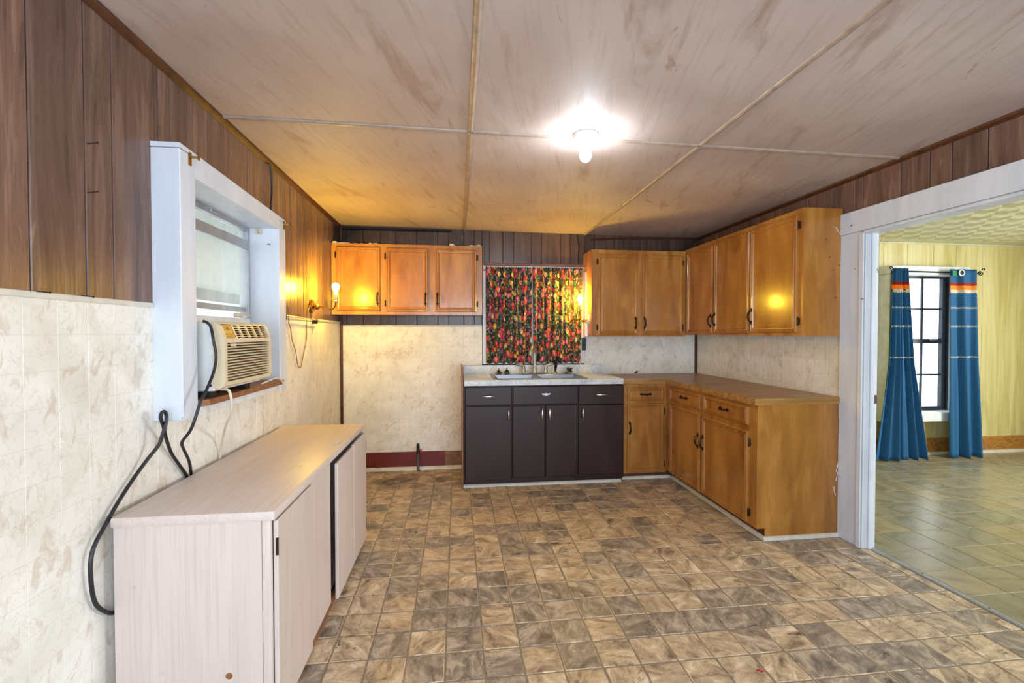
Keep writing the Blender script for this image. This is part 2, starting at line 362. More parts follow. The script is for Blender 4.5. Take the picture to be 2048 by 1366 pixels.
M = dict(
    panel=wood_panel(), panel_dark=wood_panel('dark_walnut_panel', .5), groove=plain('dark_groove', lin(52, 36, 30), .6), tile=tile_marble(), score=plain('tileboard_score', lin(226, 221, 212), .5, wear=.03),  # second walnut panel is the same wood at half tone, for the back wall
    slate=slate(), grout=plain('vinyl_grout', lin(150, 138, 118), .5), green=slate_green(), greengrout=plain('pale_vinyl_seam', lin(160, 152, 128), .4),
    ceil=ceiling_paint(), maple=maple('honey_maple'), maple_base=maple('worn_honey_maple', .93), oakz=white_oak('whitewashed_oak', 'z'), oaky=white_oak('whitewashed_oak_top', 'y'),
    white=chipped_white(), enamel=steel_brown(), marble=marble_top(), block=block_top(), yellow=yellow_panel(), oakbase=oak_base(),
    floral=floral(), blue=blue_cloth(), chrome=plain('chrome', lin(214, 214, 216), .16, 1, .1), nickel=plain('brushed_nickel', lin(178, 174, 168), .36, .7, .1),
    steel=plain('stainless_steel', lin(160, 166, 174), .3, 1, .08), brass=plain('aged_brass', lin(190, 146, 66), .24, 1, .2), bronze=plain('dark_bronze', lin(58, 46, 36), .4, .8, .2),
    black=plain('black_rubber', lin(26, 28, 36), .45), iron=plain('black_iron', lin(26, 26, 28), .45, .3), alu=plain('weathered_aluminium', lin(176, 182, 190), .42, .6, .15),
    beige=plain('aged_beige_plastic', lin(222, 206, 172), .42, 0, .06, 8), acwhite=plain('off_white_enamel', lin(226, 230, 228), .4, 0, .06), tan=plain('tan_control_label', lin(178, 140, 76), .4, 0, .1),
    cream=plain('cream_cord', lin(222, 212, 192), .5), brownwood=plain('bare_brown_wood', lin(150, 98, 62), .5, 0, .3, 30), redbrown=plain('reddish_brown_moulding', lin(88, 48, 28), .5, 0, .35, 20),
    red=plain('oxblood_paint', lin(112, 30, 28), .4, 0, .2, 9), raw=plain('bare_brown_plaster', lin(150, 112, 84), .7, 0, .3, 25), qround=plain('white_vinyl_cove', lin(216, 212, 200), .4, 0, .1),
    cornice=plain('painted_batten', lin(176, 154, 138), .45, 0, .2, 20), bulbw=emit('white_bulb_glow', (.86, .94, 1, 1), BULB_W['ceiling']), bulbl=emit('warm_bulb_glow', (1, .62, .03, 1), BULB_W['left']),
    bulbr=emit('warm_bulb_glow_right', (1, .62, .04, 1), BULB_W['right']), glass=glass('window_glass'), hazy=glass('dusty_window_glass', .32), porcelain=plain('white_porcelain', lin(226, 226, 224), .3),
    sash=plain('bronze_sash', lin(66, 74, 84), .4, .3), yellowceil=plain('pale_green_ceiling', lin(206, 204, 168), .4), wire=plain('tan_lamp_wire', lin(150, 120, 70), .5),
    darkhole=plain('dark_recess', lin(30, 26, 24), .7), label=plain('silver_badge', lin(196, 196, 206), .35, .4), ground=plain('pale_concrete', lin(206, 206, 200), .8), soffit=plain('porch_soffit_paint', lin(206, 214, 204), .7),
    fascia=plain('porch_fascia', lin(120, 124, 122), .7), siding=plain('neighbour_siding', lin(222, 224, 226), .7), fringe=plain('cream_fringe', lin(226, 218, 198), .8), scrap=plain('pale_blue_scrap', lin(196, 214, 240), .7), flake=plain('peeling_paint_flake', lin(214, 202, 180), .8),
    greenpatch=plain('green_patch', lin(30, 140, 84), .7), pipe=plain('grey_pipe', lin(96, 100, 104), .45, .5), redknob=plain('red_valve_handle', lin(190, 40, 34), .4), outside_white=plain('white_sill_paint', lin(230, 234, 236), .4),
)

# ================================================================ room shell
XL, XR, YB, ZC = -1.15, 2.58, 4.67, 2.425
YR = -2.2                                      # rear wall behind the camera
TX, TY, TP = -.054, .1695, .1625               # kitchen floor tile grid
# ---- floor
floor = struct(box('floor', M['grout'], None, XL-.1, 2.645, YR, YB+.1, -.06, -.0025), 'vinyl sheet floor embossed as small brown slate tiles')
def tile_field(parent, cells, make, name, rest, limit=290):
    """the nearest cells as parts sharing one mesh, what is left as one stuff part"""
    cells.sort(key=lambda c: c[2]); src = {}
    for (k, loc, d) in cells[:limit]:
        if k in src: dup(src[k], loc, parent)
        else:
            src[k] = make(MB(), k, (0, 0, 0)).build(name, rest[1], parent); put(src[k], loc, parent)
    if cells[limit:]:
        mb = MB()
        for (k, loc, d) in cells[limit:]: make(mb, k, loc)
        stuff(mb.build(rest[0], rest[1], parent))
def flat(mb, k, loc):
    x, y, z = loc; a, b, h = k
    r = mb.rings(lambda u, v, n: (x+u, y+v, z+n), -a/2, a/2, -b/2, b/2, [(0, 0), (0, h*.4), (.0035, h)]); return r
cells = []
for i in range(-7, 17):
    for j in range(6, 28):
        x0, x1 = max(TX+i*TP, XL), min(TX+(i+1)*TP, 2.615); y0, y1 = TY+j*TP, min(TY+(j+1)*TP, YB)
        cx, cy = (x0+x1)/2, (y0+y1)/2
        if x1-x0 < .03 or y1-y0 < .03: continue
        if (x0 > 2.05 and y0 > 2.82) or (x0 > .06 and y0 > 4.09) or (x1 < -.66 and 1.62 < y0 and y1 < 3.08): continue
        vis = 0 if (y1 > 1.7 and not (x1 < -.62 and y0 < 3.1)) else 9
        cells.append(((round(x1-x0-.006, 4), round(y1-y0-.006, 4), .0035), (cx, cy, -.0035), vis+math.hypot(cx, cy)))
tile_field(floor, cells, flat, 'tile', ('outlying_tiles', M['slate']))
floor2 = struct(box('floor', M['greengrout'], None, 2.646, 7.3, YR, 4.7, -.06, -.0022), 'grey green vinyl tile floor of the living room')
cells = []
for i in range(0, 19):
    for j in range(-2, 19):
        x0 = 2.66+i*.245; y0 = .1+j*.245; x1 = x0+.245; y1 = min(y0+.245, 4.56); cx, cy = (x0+x1)/2, (y0+y1)/2
        if y1-y0 < .03: continue
        vis = 0 if (cy > 1.3 and cx/cy < 1.6 and cx/cy > .85) else 9
        cells.append(((round(x1-x0-.0025, 4), round(y1-y0-.0025, 4), .003), (cx, cy, -.003), vis+math.hypot(cx, cy)))
tile_field(floor2, cells, flat, 'tile', ('outlying_tiles', M['green']), 200)
thr = struct(MB().prism([(2.615, 0), (2.625, .005), (2.65, .005), (2.66, 0)], lambda a, b, d: (a, d, b), .3, 2.6).build('trim_1', M['alu']), 'metal threshold strip between the two floors')
for y in (1.62, 1.95, 2.28): MB().lathe([(.004, 0), (.004, .0015), (.001, .002)], (2.637, y, .0048), sides=8).build('screw', M['bronze'], thr)

# ---- ceiling
zc = lambda x: 2.437-.0085*(x-XL)
ceil = struct(MB().prism([(XL-.1, zc(XL-.1)+.012), (2.66, zc(2.66)+.012), (2.66, 2.56), (XL-.1, 2.56)], lambda a, b, d: (a, d, b), YR, YB+.1).build('ceiling', M['groove']), 'painted plywood ceiling with battens over the joints')
for xa, xb in ((XL-.05, .066), (.07, 1.329), (1.333, 2.63)):
    for ya, yb in ((YR, -.05), (-.046, 2.39), (2.394, YB+.05)):
        MB().prism([(xa, zc(xa)), (xb, zc(xb)), (xb, zc(xb)+.012), (xa, zc(xa)+.012)], lambda a, b, d: (a, d, b), ya, yb).build('ceiling_panel', M['ceil'], ceil)
half = [(-.015, 0), (-.012, -.006), (-.004, -.010), (.004, -.010), (.012, -.006), (.015, 0)]
for x in (.068, 1.331):
    for ya, yb in ((YR, 2.378), (2.407, YB)):
        MB().prism([(x+a, zc(x)+b) for a, b in half], lambda a, b, d: (a, d, b), ya, yb).build('batten', M['cornice'], ceil)
for xa, xb in ((XL, .053), (.083, 1.316), (1.346, XR)):
    mb = MB(); a = mb._verts([(xa, 2.392+p, zc(xa)+q) for p, q in half]); b = mb._verts([(xb, 2.392+p, zc(xb)+q) for p, q in half])
    mb.bm.faces.new(a); mb.bm.faces.new(b[::-1])
    for i in range(6): mb.bm.faces.new((a[i], b[i], b[(i+1) % 6], a[(i+1) % 6]))
    mb.build('batten', M['cornice'], ceil)
ceil2 = struct(box('ceiling', M['yellowceil'], None, 2.645, 7.3, YR, 4.7, 2.40, 2.5), 'pale green embossed ceiling of the living room')
mb = MB()
for i in range(0, 22):
    for j in range(4, 22):
        x, y = 2.68+i*.2, .12+j*.2; s = .098
        mb.rings(lambda u, v, n: (x+u, y+v, 2.40-n), -s, s, -s, s, [(0, -.002), (0, .0), (.05, .010), (.07, .004)])
stuff(mb.build('embossed_tiles', M['yellowceil'], ceil2))

# ---- wall panelling helpers
def rects(u0, u1, v0, v1, hole):
    if not hole: return [(u0, u1, v0, v1)]
    a0, a1, b0, b1 = hole
    if u1 <= a0 or u0 >= a1 or v1 <= b0 or v0 >= b1: return [(u0, u1, v0, v1)]
    out = []
    if u0 < a0: out.append((u0, a0, v0, v1))
    if u1 > a1: out.append((a1, u1, v0, v1))
    c0, c1 = max(u0, a0), min(u1, a1)
    if v0 < b0: out.append((c0, c1, v0, b0))
    if v1 > b1: out.append((c0, c1, b1, v1))
    return out
def planks(parent, m, bounds, z0, z1, hole=None, mat='panel', name='plank', g=.0022, t=.006):
    for a, b in zip(bounds, bounds[1:]):
        for (u0, u1, v0, v1) in rects(a, b, z0, z1, hole):
            if u1-u0 < .02 or v1-v0 < .01: continue
            MB().rings(m, u0+g, u1-g, v0, v1, [(0, 0), (0, t*.5), (.0025, t)]).build(name, M[mat], parent)
def wall_tiles(parent, m, u0, u1, z0, z1, ustart, hole=None, dist=None, limit=295, hide=None):
    pu, pz = .1085, .1026; cells = []; K = {}
    n = int((u1-ustart)/pu)+2
    for i in range(-int((ustart-u0)/pu)-2, n):
        for j in range(0, 15):
            a0, a1 = max(ustart+i*pu, u0), min(ustart+(i+1)*pu, u1); b1 = z1-j*pz; b0 = max(b1-pz, z0)
            if a1-a0 < .015 or b1-b0 < .015: continue
            for (p0, p1, q0, q1) in rects(a0, a1, b0, b1, hole):
                if p1-p0 < .012 or q1-q0 < .012: continue
                cu, cv = (p0+p1)/2, (q0+q1)/2
                if hide and hide(cu, cv): d = 50+cu
                else: d = dist(cu, cv) if dist else cv
                cells.append(((round(p1-p0-.0016, 4), round(q1-q0-.0016, 4), .0012), (cu, cv), d))
    def make(mb, k, loc):
        c = loc
        return mb.rings(lambda u, v, nn: m(c[0]+u, c[1]+v, nn) if len(c) == 2 else (m(u, v, nn)), -k[0]/2, k[0]/2, -k[1]/2, k[1]/2, [(0, 0), (.0006, k[2])])
    cells.sort(key=lambda c: c[2]); src = {}
    for k, c, d in cells[:limit]:
        loc = Vector(m(c[0], c[1], 0))
        if k in src: dup(src[k][0], ORG[src[k][0].name]+loc-src[k][1], parent)
        else: src[k] = (make(MB(), k, c).build('tile', M['tile'], parent), loc)
    if cells[limit:]:
        mb = MB()
        for k, c, d in cells[limit:]: make(mb, k, c)
        stuff(mb.build('outlying_tiles', M['tile'], parent))

# ---- left wall (window opening Y 1.98..2.85, Z 1.04..2.02)
mb = MB(); xo, xi = XL-.12, XL-.006
for b in ((YR, 1.95, 0, 2.5), (2.88, YB+.1, 0, 2.5), (1.95, 2.88, 0, 1.045), (1.95, 2.88, 2.03, 2.5)): mb.box(xo, xi, *b)
wl = struct(mb.build('wall_left', M['groove']), 'left wall, brown plank panelling above marbled tileboard')
mL = east(XL-.006); holeL = (1.93, 2.90, 1.045, 2.03)
planks(wl, mL, [YR, -1.6, -1, -.6, -.1, .4, .75, 1.0, 1.19, 1.386, 1.575, 1.690, 1.908, 2.004, 2.167, 2.281, 2.432, 2.68, 2.873, 3.03, 3.201, 3.326, 3.466, 3.587, 3.751, 3.93, 4.06, 4.25, 4.42, 4.6, YB], 1.49, 2.445, holeL)
mb = MB()
for b in rects(YR, YB, 0, 1.486, holeL): mb.box(XL-.006, XL-.002, *b)
mb.build('backer_board', M['score'], wl)
wall_tiles(wl, east(XL-.002), YR, YB, .0, 1.478, 1.358, holeL, lambda u, v: (0 if u > 1.2 else 30)+u, 298, lambda u, v: v < .79 and 1.62 < u < 3.1)
for y0, y1 in ((YR, 1.88), (2.955, YB-.005)): MB().box(XL-.004, XL+.006, y0, y1, 1.476, 1.494, bev=.002).build('cap_strip', M['qround'], wl)
struct(MB().prism([(XL+.001, 0), (XL+.022, -.002), (XL+.018, -.014), (XL+.008, -.024), (XL+.001, -.03)], lambda a, b, d: (a, d, 2.437+b), YR, YB-.01).build('trim_2', M['redbrown']), 'reddish brown moulding where left wall meets ceiling')
# ---- back wall (window opening X .29..1.29, Z 1.09..2.04)
mb = MB(); yo, yi = YB+.12, YB+.006
for b in ((XL-.1, .29, 0, 2.5), (1.29, 2.66, 0, 2.5), (.29, 1.29, 0, 1.09), (.29, 1.29, 2.04, 2.5)): mb.box(b[0], b[1], yi, yo, b[2], b[3])
wb = struct(mb.build('wall_back', M['groove']), 'back wall, brown plank panelling above marbled tileboard')
mB = back(YB+.006); holeB = (.25, 1.33, .9, 2.075)
planks(wb, mB, [XL, -1.086, -.929, -.76, -.61, -.405, -.196, -.088, .065, .172, .329, .465, .575, .762, .865, 1.071, 1.174, 1.328, 1.433, 1.643, 1.749, 1.934, 2.177, 2.335, 2.443, XR], 1.462, 2.43, holeB, 'panel_dark')
mb = MB()
for b in rects(XL, XR, .17, 1.455, (.25, 1.33, 1.05, 2.1)): mb.box(b[0], b[1], YB+.002, YB+.006, b[2], b[3])
mb.build('backer_board', M['score'], wb)
wall_tiles(wb, back(YB+.002), XL+.02, .06, .178, 1.447, -1.13, None, None, 295)
wall_tiles(wb, back(YB+.002), .06, .25, 1.04, 1.447, .063)
wall_tiles(wb, back(YB+.002), 1.33, XR-.02, .94, 1.36, 1.34)
MB().box(XL+.02, .25, YB-.006, YB+.004, 1.446, 1.462, bev=.002).build('cap_strip', M['qround'], wb)
MB().prism([(1.875, .951), (1.905, .95), (1.918, .965), (1.912, .982), (1.900, .972), (1.888, .970)], lambda a, b, d: (a, d, b), YB-.0005, YB+.001).build('chipped_spot', M['redbrown'], wb)
box('corner_strip', M['redbrown'], wb, XL, XL+.024, YB-.02, YB+.004, .17, 2.43, bev=.004)
box('corner_strip', M['redbrown'], wb, XR-.024, XR, YB-.02, YB+.004, .94, 2.40, bev=.004)
tr = struct(MB().box(XL+.02, -.06, YB-.022, YB, 2.398, 2.418, bev=.006).build('trim_3', M['iron']), 'dark moulding along the top of the back wall')
struct(MB().tube([(1.40, YB-.012, 2.362), (1.95, YB-.012, 2.385), (2.565, YB-.012, 2.403)], .011, 6).build('trim_4', M['redbrown']), 'loose sagging brown moulding above right cabinets')
struct(box('baseboard_back', M['red'], None, XL+.02, -.13, YB-.014, YB+.002, .03, .182, bev=.002), 'oxblood red baseboard, peeled at one end')
bb = bpy.data.objects['baseboard_back']
mb = MB(); out = [(-.131, .03), (-.128, .06), (-.136, .09), (-.13, .12), (-.138, .15), (-.131, .181), (.052, .176), (.052, .03)]
mb.prism(out, lambda a, b, d: (a, d, b), YB-.012, YB+.002).build('bare_section', M['raw'], bb)
struct(MB().prism([(YB-.014, 0), (YB-.034, 0), (YB-.031, .016), (YB-.022, .03), (YB-.014, .034)], lambda a, b, d: (d, a, b), XL+.02, .04).build('trim_5', M['qround']), 'white quarter round along the foot of back wall')
# ---- right wall (opening Y .3..2.62, Z 0..2.03)
mb = MB(); x0, x1 = XR+.006, XR+.062
for b in ((2.62, YB+.1, 0, 2.5), (.3, 2.62, 2.03, 2.5), (YR, .3, 0, 2.5)): mb.box(x0, x1, *b)
wr = struct(mb.build('wall_right', M['groove']), 'right wall, brown plank panelling beside the wide doorway')
mR = side(XR+.006); holeR = (.2, 2.70, -1, 2.1)
planks(wr, mR, [YR, -1.5, -.9, -.3, .2, .42, .6, .85, 1.02, 1.3, 1.52, 1.74, 1.951, 2.116, 2.228, 2.393, 2.643, 2.839, 2.95, 3.1, 3.36, 3.52, 3.7, 3.94, 4.08, 4.3, 4.45, YB], 1.462, 2.425, holeR)
box('backer_board', M['score'], wr, XR+.002, XR+.006, 2.70, YB, 0, 1.455)
wall_tiles(wr, side(XR+.002), 2.79, YB-.002, .94, 1.40, 2.80)
struct(MB().prism([(XR-.001, 0), (XR-.022, -.002), (XR-.018, -.012), (XR-.008, -.02), (XR-.001, -.025)], lambda a, b, d: (a, d, zc(XR)+b), YR, YB-.02).build('trim_6', M['redbrown']), 'reddish brown moulding where right wall meets ceiling')
struct(box('wall_rear', M['groove'], None, XL-.1, 2.66, YR-.1, YR, 0, 2.5))
# ---- doorway casing
dr = struct(box('door_1', M['white'], None, XR-.022, XR+.004, 2.622, 2.785, 0, 2.03, bev=.002), 'chipped white casing of the wide doorway to the living room')
box('header_board', M['white'], dr, XR-.024, XR+.004, .25, 2.787, 2.032, 2.172, bev=.002)
box('jamb', M['white'], dr, XR-.018, XR+.075, 2.597, 2.62, 0, 2.03, bev=.002)
box('stop_moulding', M['white'], dr, XR+.018, XR+.045, 2.583, 2.597, 0, 2.02, bev=.004)
box('bead', M['white'], dr, XR-.032, XR-.022, 2.60, 2.635, 0, 2.02, bev=.004)
box('header_jamb', M['white'], dr, XR-.018, XR+.075, .3, 2.597, 2.008, 2.03, bev=.002)
MB().tube([(XR-.026, .3, 2.018), (XR-.026, 2.60, 2.018)], .011, 8).build('header_bead', M['white'], dr, True)
box('strike_plate', M['redbrown'], dr, XR+.052, XR+.072, 2.594, 2.598, .93, .985)
box('baseboard_stub', M['white'], dr, XR-.012, XR+.003, 2.765, 2.797, .02, .22, bev=.002)
# ---- living room
wf = 4.56
mb = MB()
for b in ((2.645, 4.76, 0, 2.5), (5.60, 7.4, 0, 2.5), (4.76, 5.60, 0, .47), (4.76, 5.60, 2.05, 2.5)): mb.box(b[0], b[1], wf+.006, wf+.14, b[2], b[3])
wfar = struct(mb.build('wall_far', M['yellow']), 'pale yellow wood panelled wall of the living room')
planks(wfar, back(wf+.006), [2.66, 3.45, 4.66, 5.02, 5.35, 5.99, 6.57, 7.2], .15, 2.40, (4.72, 5.64, .38, 2.09), 'yellow', 'panel', .0012)
struct(box('wall_east', M['yellow'], None, 7.2, 7.3, YR, 4.7, 0, 2.5)); struct(box('wall_rear', M['yellow'], None, 2.645, 7.3, YR-.1, YR, 0, 2.5))
box('lining', M['yellow'], wr, XR+.062, XR+.068, 2.70, 4.56, 0, 2.40)
struct(MB().prism([(0, 0), (0, .158), (-.008, .158), (-.014, .145), (-.014, 0)], lambda a, b, d: (d, wf+a, b+.028), 2.66, 7.2).build('baseboard_far', M['oakbase']), 'wood grain baseboard under living room window')
struct(MB().prism([(-.014, 0), (-.036, 0), (-.032, .016), (-.024, .027), (-.014, .03)], lambda a, b, d: (d, wf+a, b), 2.66, 7.2).build('trim_7', M['qround']), 'cream quarter round below wood grain baseboard')
struct(box('trim_8', M['yellowceil'], None, 2.66, 7.2, wf-.014, wf, 2.378, 2.40, bev=.005), 'thin moulding under the living room ceiling')

# ================================================================ windows
# ---- window_1: left wall, boxed-out white casing
w1 = bpy.data.objects.new('window_1', None); COL.objects.link(w1); put(w1, (-1.1, 2.42, 1.04)); struct(w1, 'left window in a deep boxed out white casing')
XF = -1.048
box('casing_post', M['white'], w1, XL-.12, XF, 1.882, 1.985, 1.043, 2.085, bev=.003)
box('casing_post', M['white'], w1, XL-.12, XF, 2.848, 2.952, 1.043, 2.052, bev=.003)
mb = MB(); mb.prism([(1.880, 2.087), (1.880, 2.105), (2.955, 2.068), (2.955, 2.052), (2.848, 2.052), (2.848, 1.995), (1.985, 2.003), (1.985, 2.087)], lambda a, b, d: (d, a, b), XL-.12, XF+.001)
mb.build('header', M['white'], w1)
box('apron', M['outside_white'], w1, XL-.004, XF-.004, 1.985, 2.848, 1.042, 1.076, bev=.002)
mb = MB(); mb.prism([(1.99, -1.24), (1.99, -1.06), (2.03, -1.026), (2.845, -1.026), (2.845, -1.24)], lambda a, b, d: (b, a, d), 1.078, 1.104).build('sill', M['brownwood'], w1)
XG = -1.222
fr = box('upper_rail', M['alu'], w1, XG-.03, XG+.01, 1.985, 2.848, 1.972, 1.998)
for n, b in (('frame_side', (XG-.03, XG+.012, 1.985, 2.01, 1.076, 1.998)), ('frame_side', (XG-.03, XG+.012, 2.823, 2.848, 1.076, 1.998)), ('frame_foot', (XG-.03, XG+.012, 1.985, 2.848, 1.076, 1.105))):
    box(n, M['alu'], w1, *b, bev=.002)
sa = box('sash', M['alu'], w1, XG+.002, XG+.022, 2.012, 2.821, 1.862, 1.912, bev=.003)
box('sash_rail', M['acwhite'], w1, XG+.002, XG+.022, 2.012, 2.821, 1.428, 1.464, bev=.003)
for y in (2.012, 2.80): box('sash_stile', M['alu'], w1, XG+.002, XG+.022, y, y+.021, 1.464, 1.862, bev=.002)
box('pane', M['hazy'], w1, XG+.010, XG+.013, 2.03, 2.803, 1.46, 1.866)
box('pane', M['hazy'], w1, XG-.018, XG-.015, 2.008, 2.825, 1.10, 1.974)
box('outer_rail', M['alu'], w1, XG-.028, XG-.006, 2.01, 2.823, 1.5, 1.53, bev=.002)
MB().tube([(XG+.02, 2.36, 1.99), (XG+.045, 2.36, 1.985), (XG+.045, 2.36, 1.965), (XG+.06, 2.40, 1.962)], .004, 6).build('hook', M['alu'], w1)
box('filler_panel', M['acwhite'], w1, XG-.002, XG+.004, 1.99, 2.845, 1.104, 1.43)
# ---- window_2: behind the floral curtains
w2 = bpy.data.objects.new('window_2', None); COL.objects.link(w2); put(w2, (.79, YB, 1.06)); struct(w2, 'kitchen window above the sink with white frame')
for b in ((.255, .30, 1.062, 2.07), (1.282, 1.325, 1.062, 2.07), (.30, 1.282, 2.03, 2.07), (.30, 1.282, 1.062, 1.105)):
    box('casing', M['white'], w2, b[0], b[1], YB-.016, YB+.05, b[2], b[3], bev=.003)
box('top_moulding', M['brownwood'], w2, .235, 1.335, YB-.024, YB+.004, 2.072, 2.094, bev=.003)
box('mullion', M['white'], w2, .76, .80, YB+.02, YB+.05, 1.105, 2.03, bev=.003)
for a, b in ((.30, .76), (.80, 1.282)): box('pane', M['glass'], w2, a, b, YB+.034, YB+.037, 1.105, 2.03)
# ---- window_3: living room
w3 = bpy.data.objects.new('window_3', None); COL.objects.link(w3); put(w3, (5.18, wf, .4)); struct(w3, 'living room window with dark sashes in a boxed out white casing')
yc = 4.43
for n, b in (('casing_post', (4.665, 4.79, .395, 2.03)), ('casing_post', (5.56, 5.66, .395, 2.03)), ('header', (4.665, 5.66, 2.02, 2.112)), ('apron', (4.79, 5.56, .40, .50))):
    box(n, M['outside_white'], w3, b[0], b[1], yc, wf+.05, b[2], b[3], bev=.003)
ys = 4.575
for n, b in (('sash_stile', (4.785, 4.82, .50, 2.02)), ('sash_stile', (5.495, 5.545, .50, 2.02)), ('sash_rail', (4.82, 5.495, .50, .54)), ('sash_rail', (4.82, 5.495, 1.262, 1.315)), ('sash_rail', (4.82, 5.495, 2.0, 2.02))):
    box(n, M['sash'], w3, b[0], b[1], ys, ys+.045, b[2], b[3], bev=.004)
box('track', M['sash'], w3, 5.545, 5.562, ys-.015, ys+.06, .49, 2.022, bev=.002)
for x in (5.01, 5.25):
    for a, b in ((.54, 1.262), (1.315, 2.0)): box('muntin', M['sash'], w3, x-.009, x+.009, ys+.012, ys+.03, a, b)
for z in (.905, 1.655):
    for a, b in ((4.82, 5.001), (5.019, 5.241), (5.259, 5.495)): box('muntin', M['sash'], w3, a, b, ys+.012, ys+.03, z-.009, z+.009)
for a, b in ((.54, 1.262), (1.315, 2.0)): box('pane', M['glass'], w3, 4.82, 5.495, ys+.031, ys+.034, a, b)
box('latch', M['alu'], w3, 5.33, 5.42, ys-.018, ys, 1.29, 1.312, bev=.004)

# ================================================================ outdoors
out_g = struct(box('ground', M['ground'], None, -14, 16, -8, 22, -.5, -.35), 'pale ground outside the windows')
por = thing('porch_roof', 'pale porch roof seen through the dusty left window', 'porch', (-2.3, 5, 1.75))
MB().prism([(-1.29, 2.22), (-3.4, 1.98), (-3.4, 2.05), (-1.29, 2.32)], lambda a, b, d: (a, d, b), 1.2, 10).build('soffit', M['soffit'], por)
box('fascia', M['fascia'], por, -3.46, -3.4, 1.2, 10, 1.83, 2.06)
for y in (5.5, 9.4): box('post', M['outside_white'], por, -3.47, -3.38, y, y+.1, -.35, 1.83)
nb = thing('neighbour_house', 'pale neighbouring house outside the living room window', 'house', (6.2, 9.6, -.35))
for k in range(12): box('siding_board', M['siding'], nb, 3.2, 10.5, 9.5-.01*(k % 2), 9.7, -.35+k*.25, -.1+k*.25-.012)

# ================================================================ cabinets
DOOR = [(0, 0), (0, .013), (.006, .019), (.013, .0195), (.017, .0135), (.021, .0125), (.025, .0185), (.032, .018), (.036, .0105), (.0375, .0085), (.041, .0095)]
DRAW = [(0, 0), (0, .013), (.006, .019), (.012, .0195), (.016, .0135), (.019, .0125), (.022, .0175), (.027, .017), (.031, .0105), (.034, .011)]
def pull(parent, m, u, v, L=.125, vert=True, mat='bronze'):
    mb = MB(); f = (lambda a, b, n: m(u+b, v+a, n)) if vert else (lambda a, b, n: m(u+a, v+b, n))
    pts = []; rr = []
    for i in range(11):
        t = -1+2*i/10; pts.append(f(t*L*.34, 0, .004+.024*math.sqrt(max(0, 1-t*t)))); rr.append(.0052+.003*(1-abs(t)))
    mb.tube(pts, rr, 8)
    for s in (-1, 1):
        o = [(s*L*.28, -.006), (s*L*.34, -.012), (s*L*.40, -.0125), (s*L*.43, -.006), (s*L*.455, -.007), (s*L*.52, 0), (s*L*.455, .007), (s*L*.43, .006), (s*L*.40, .0125), (s*L*.34, .012), (s*L*.28, .006)]
        mb.prism(o, lambda a, b, n: f(a, b, n), -.0005, .004)
    return mb.build('handle', M[mat], parent, True)
def hinge(parent, m, u, v, h=.062):
    mb = MB(); mb.tube([m(u, v-h/2, .010), m(u, v-h/2+.008, .010), m(u, v+h/2-.008, .010), m(u, v+h/2, .010)], [.002, .0048, .0048, .002], 8)
    mb.rings(lambda a, b, n: m(u+a, v+b, n), -.008, .008, -h*.36, h*.36, [(0, -.0005), (0, .005), (.002, .007)])
    return mb.build('hinge', M['bronze'], parent, True)
def door(parent, m, u0, u1, v0, v1, mat, hside=None, pside=None, pv=None, dy=.0, n0=0.0):
    mm = (lambda a, b, n: m(a, b, n+n0))
    d = MB().rings(mm, u0, u1, v0, v1, DOOR).build('door', M[mat], parent)
    if hside is not None:
        hu = u0-.008 if hside < 0 else u1+.008
        for v in (v0+.075, v1-.075): hinge(d, mm, hu, v)
    if pside is not None:
        pull(d, lambda a, b, n: mm(a, b, n+.0185), (u0+.022 if pside < 0 else u1-.022), v0+.11 if pv is None else pv)
    return d
def carcass(parent, m, u0, u1, v0, v1, depth, holes, mat):
    """box of the cabinet: side, top and bottom panels, and a face frame round the doors"""
    mb = MB(); t = .014
    def slab(a0, a1, b0, b1, n0, n1):
        v = [m(a, b, n) for a in (a0, a1) for b in (b0, b1) for n in (n0, n1)]
        xs, ys_, zs = [sorted({round(p[i], 5) for p in v}) for i in range(3)]
        mb.box(xs[0], xs[-1], ys_[0], ys_[-1], zs[0], zs[-1])
    slab(u0, u0+t, v0, v1, -depth, -.018); slab(u1-t, u1, v0, v1, -depth, -.018)
    slab(u0+t, u1-t, v0, v0+t, -depth, -.018); slab(u0+t, u1-t, v1-t, v1, -depth, -.018); slab(u0+t, u1-t, v0+t, v1-t, -depth, -depth+.006)
    b = mb.build('body', M[mat], parent)
    mb = MB(); slab(u0, u1, v0, v1, -.0179, 0); f = mb.build('face_frame', M[mat], parent)
    return b

# ---- wall cabinets
GW = 'honey maple wall cabinets'
c = thing('wall_cabinet', 'three door honey maple wall cabinet left of the curtained window, behind the lit lamp', 'cabinet', (-.455, YB-.16, 1.552), GW)
m = back(4.352); carcass(c, m, XL+.003, .234, 1.552, 2.206, .31, None, 'maple')
door(c, m, -1.102, -.711, 1.584, 2.172, 'maple', -1, 1, 1.70); door(c, m, -.657, -.274, 1.582, 2.170, 'maple', -1, 1, 1.70); door(c, m, -.209, .180, 1.580, 2.168, 'maple', 1, -1, 1.70)
mb = MB(); rng = random.Random(3)
for k in range(46):
    x = rng.choice([rng.uniform(-1.12, -.72), rng.uniform(-1.13, -1.09), rng.uniform(.10, .232), rng.uniform(-.06, -.04)]); y = rng.uniform(4.36, 4.40); s = rng.uniform(.004, .012)
    mb.box(x-s*1.6, x+s*1.6, y-s, y+s, 2.2062, 2.2062+s*rng.uniform(.6, 1.8))
stuff(mb.build('peeled_plaster', M['flake'], c))
c = thing('wall_cabinet', 'two door honey maple wall cabinet right of the curtained window, on the back wall', 'cabinet', (1.80, YB-.16, 1.347), GW)
m = back(4.352); carcass(c, m, 1.308, 2.283, 1.347, 2.20, .31, None, 'maple')
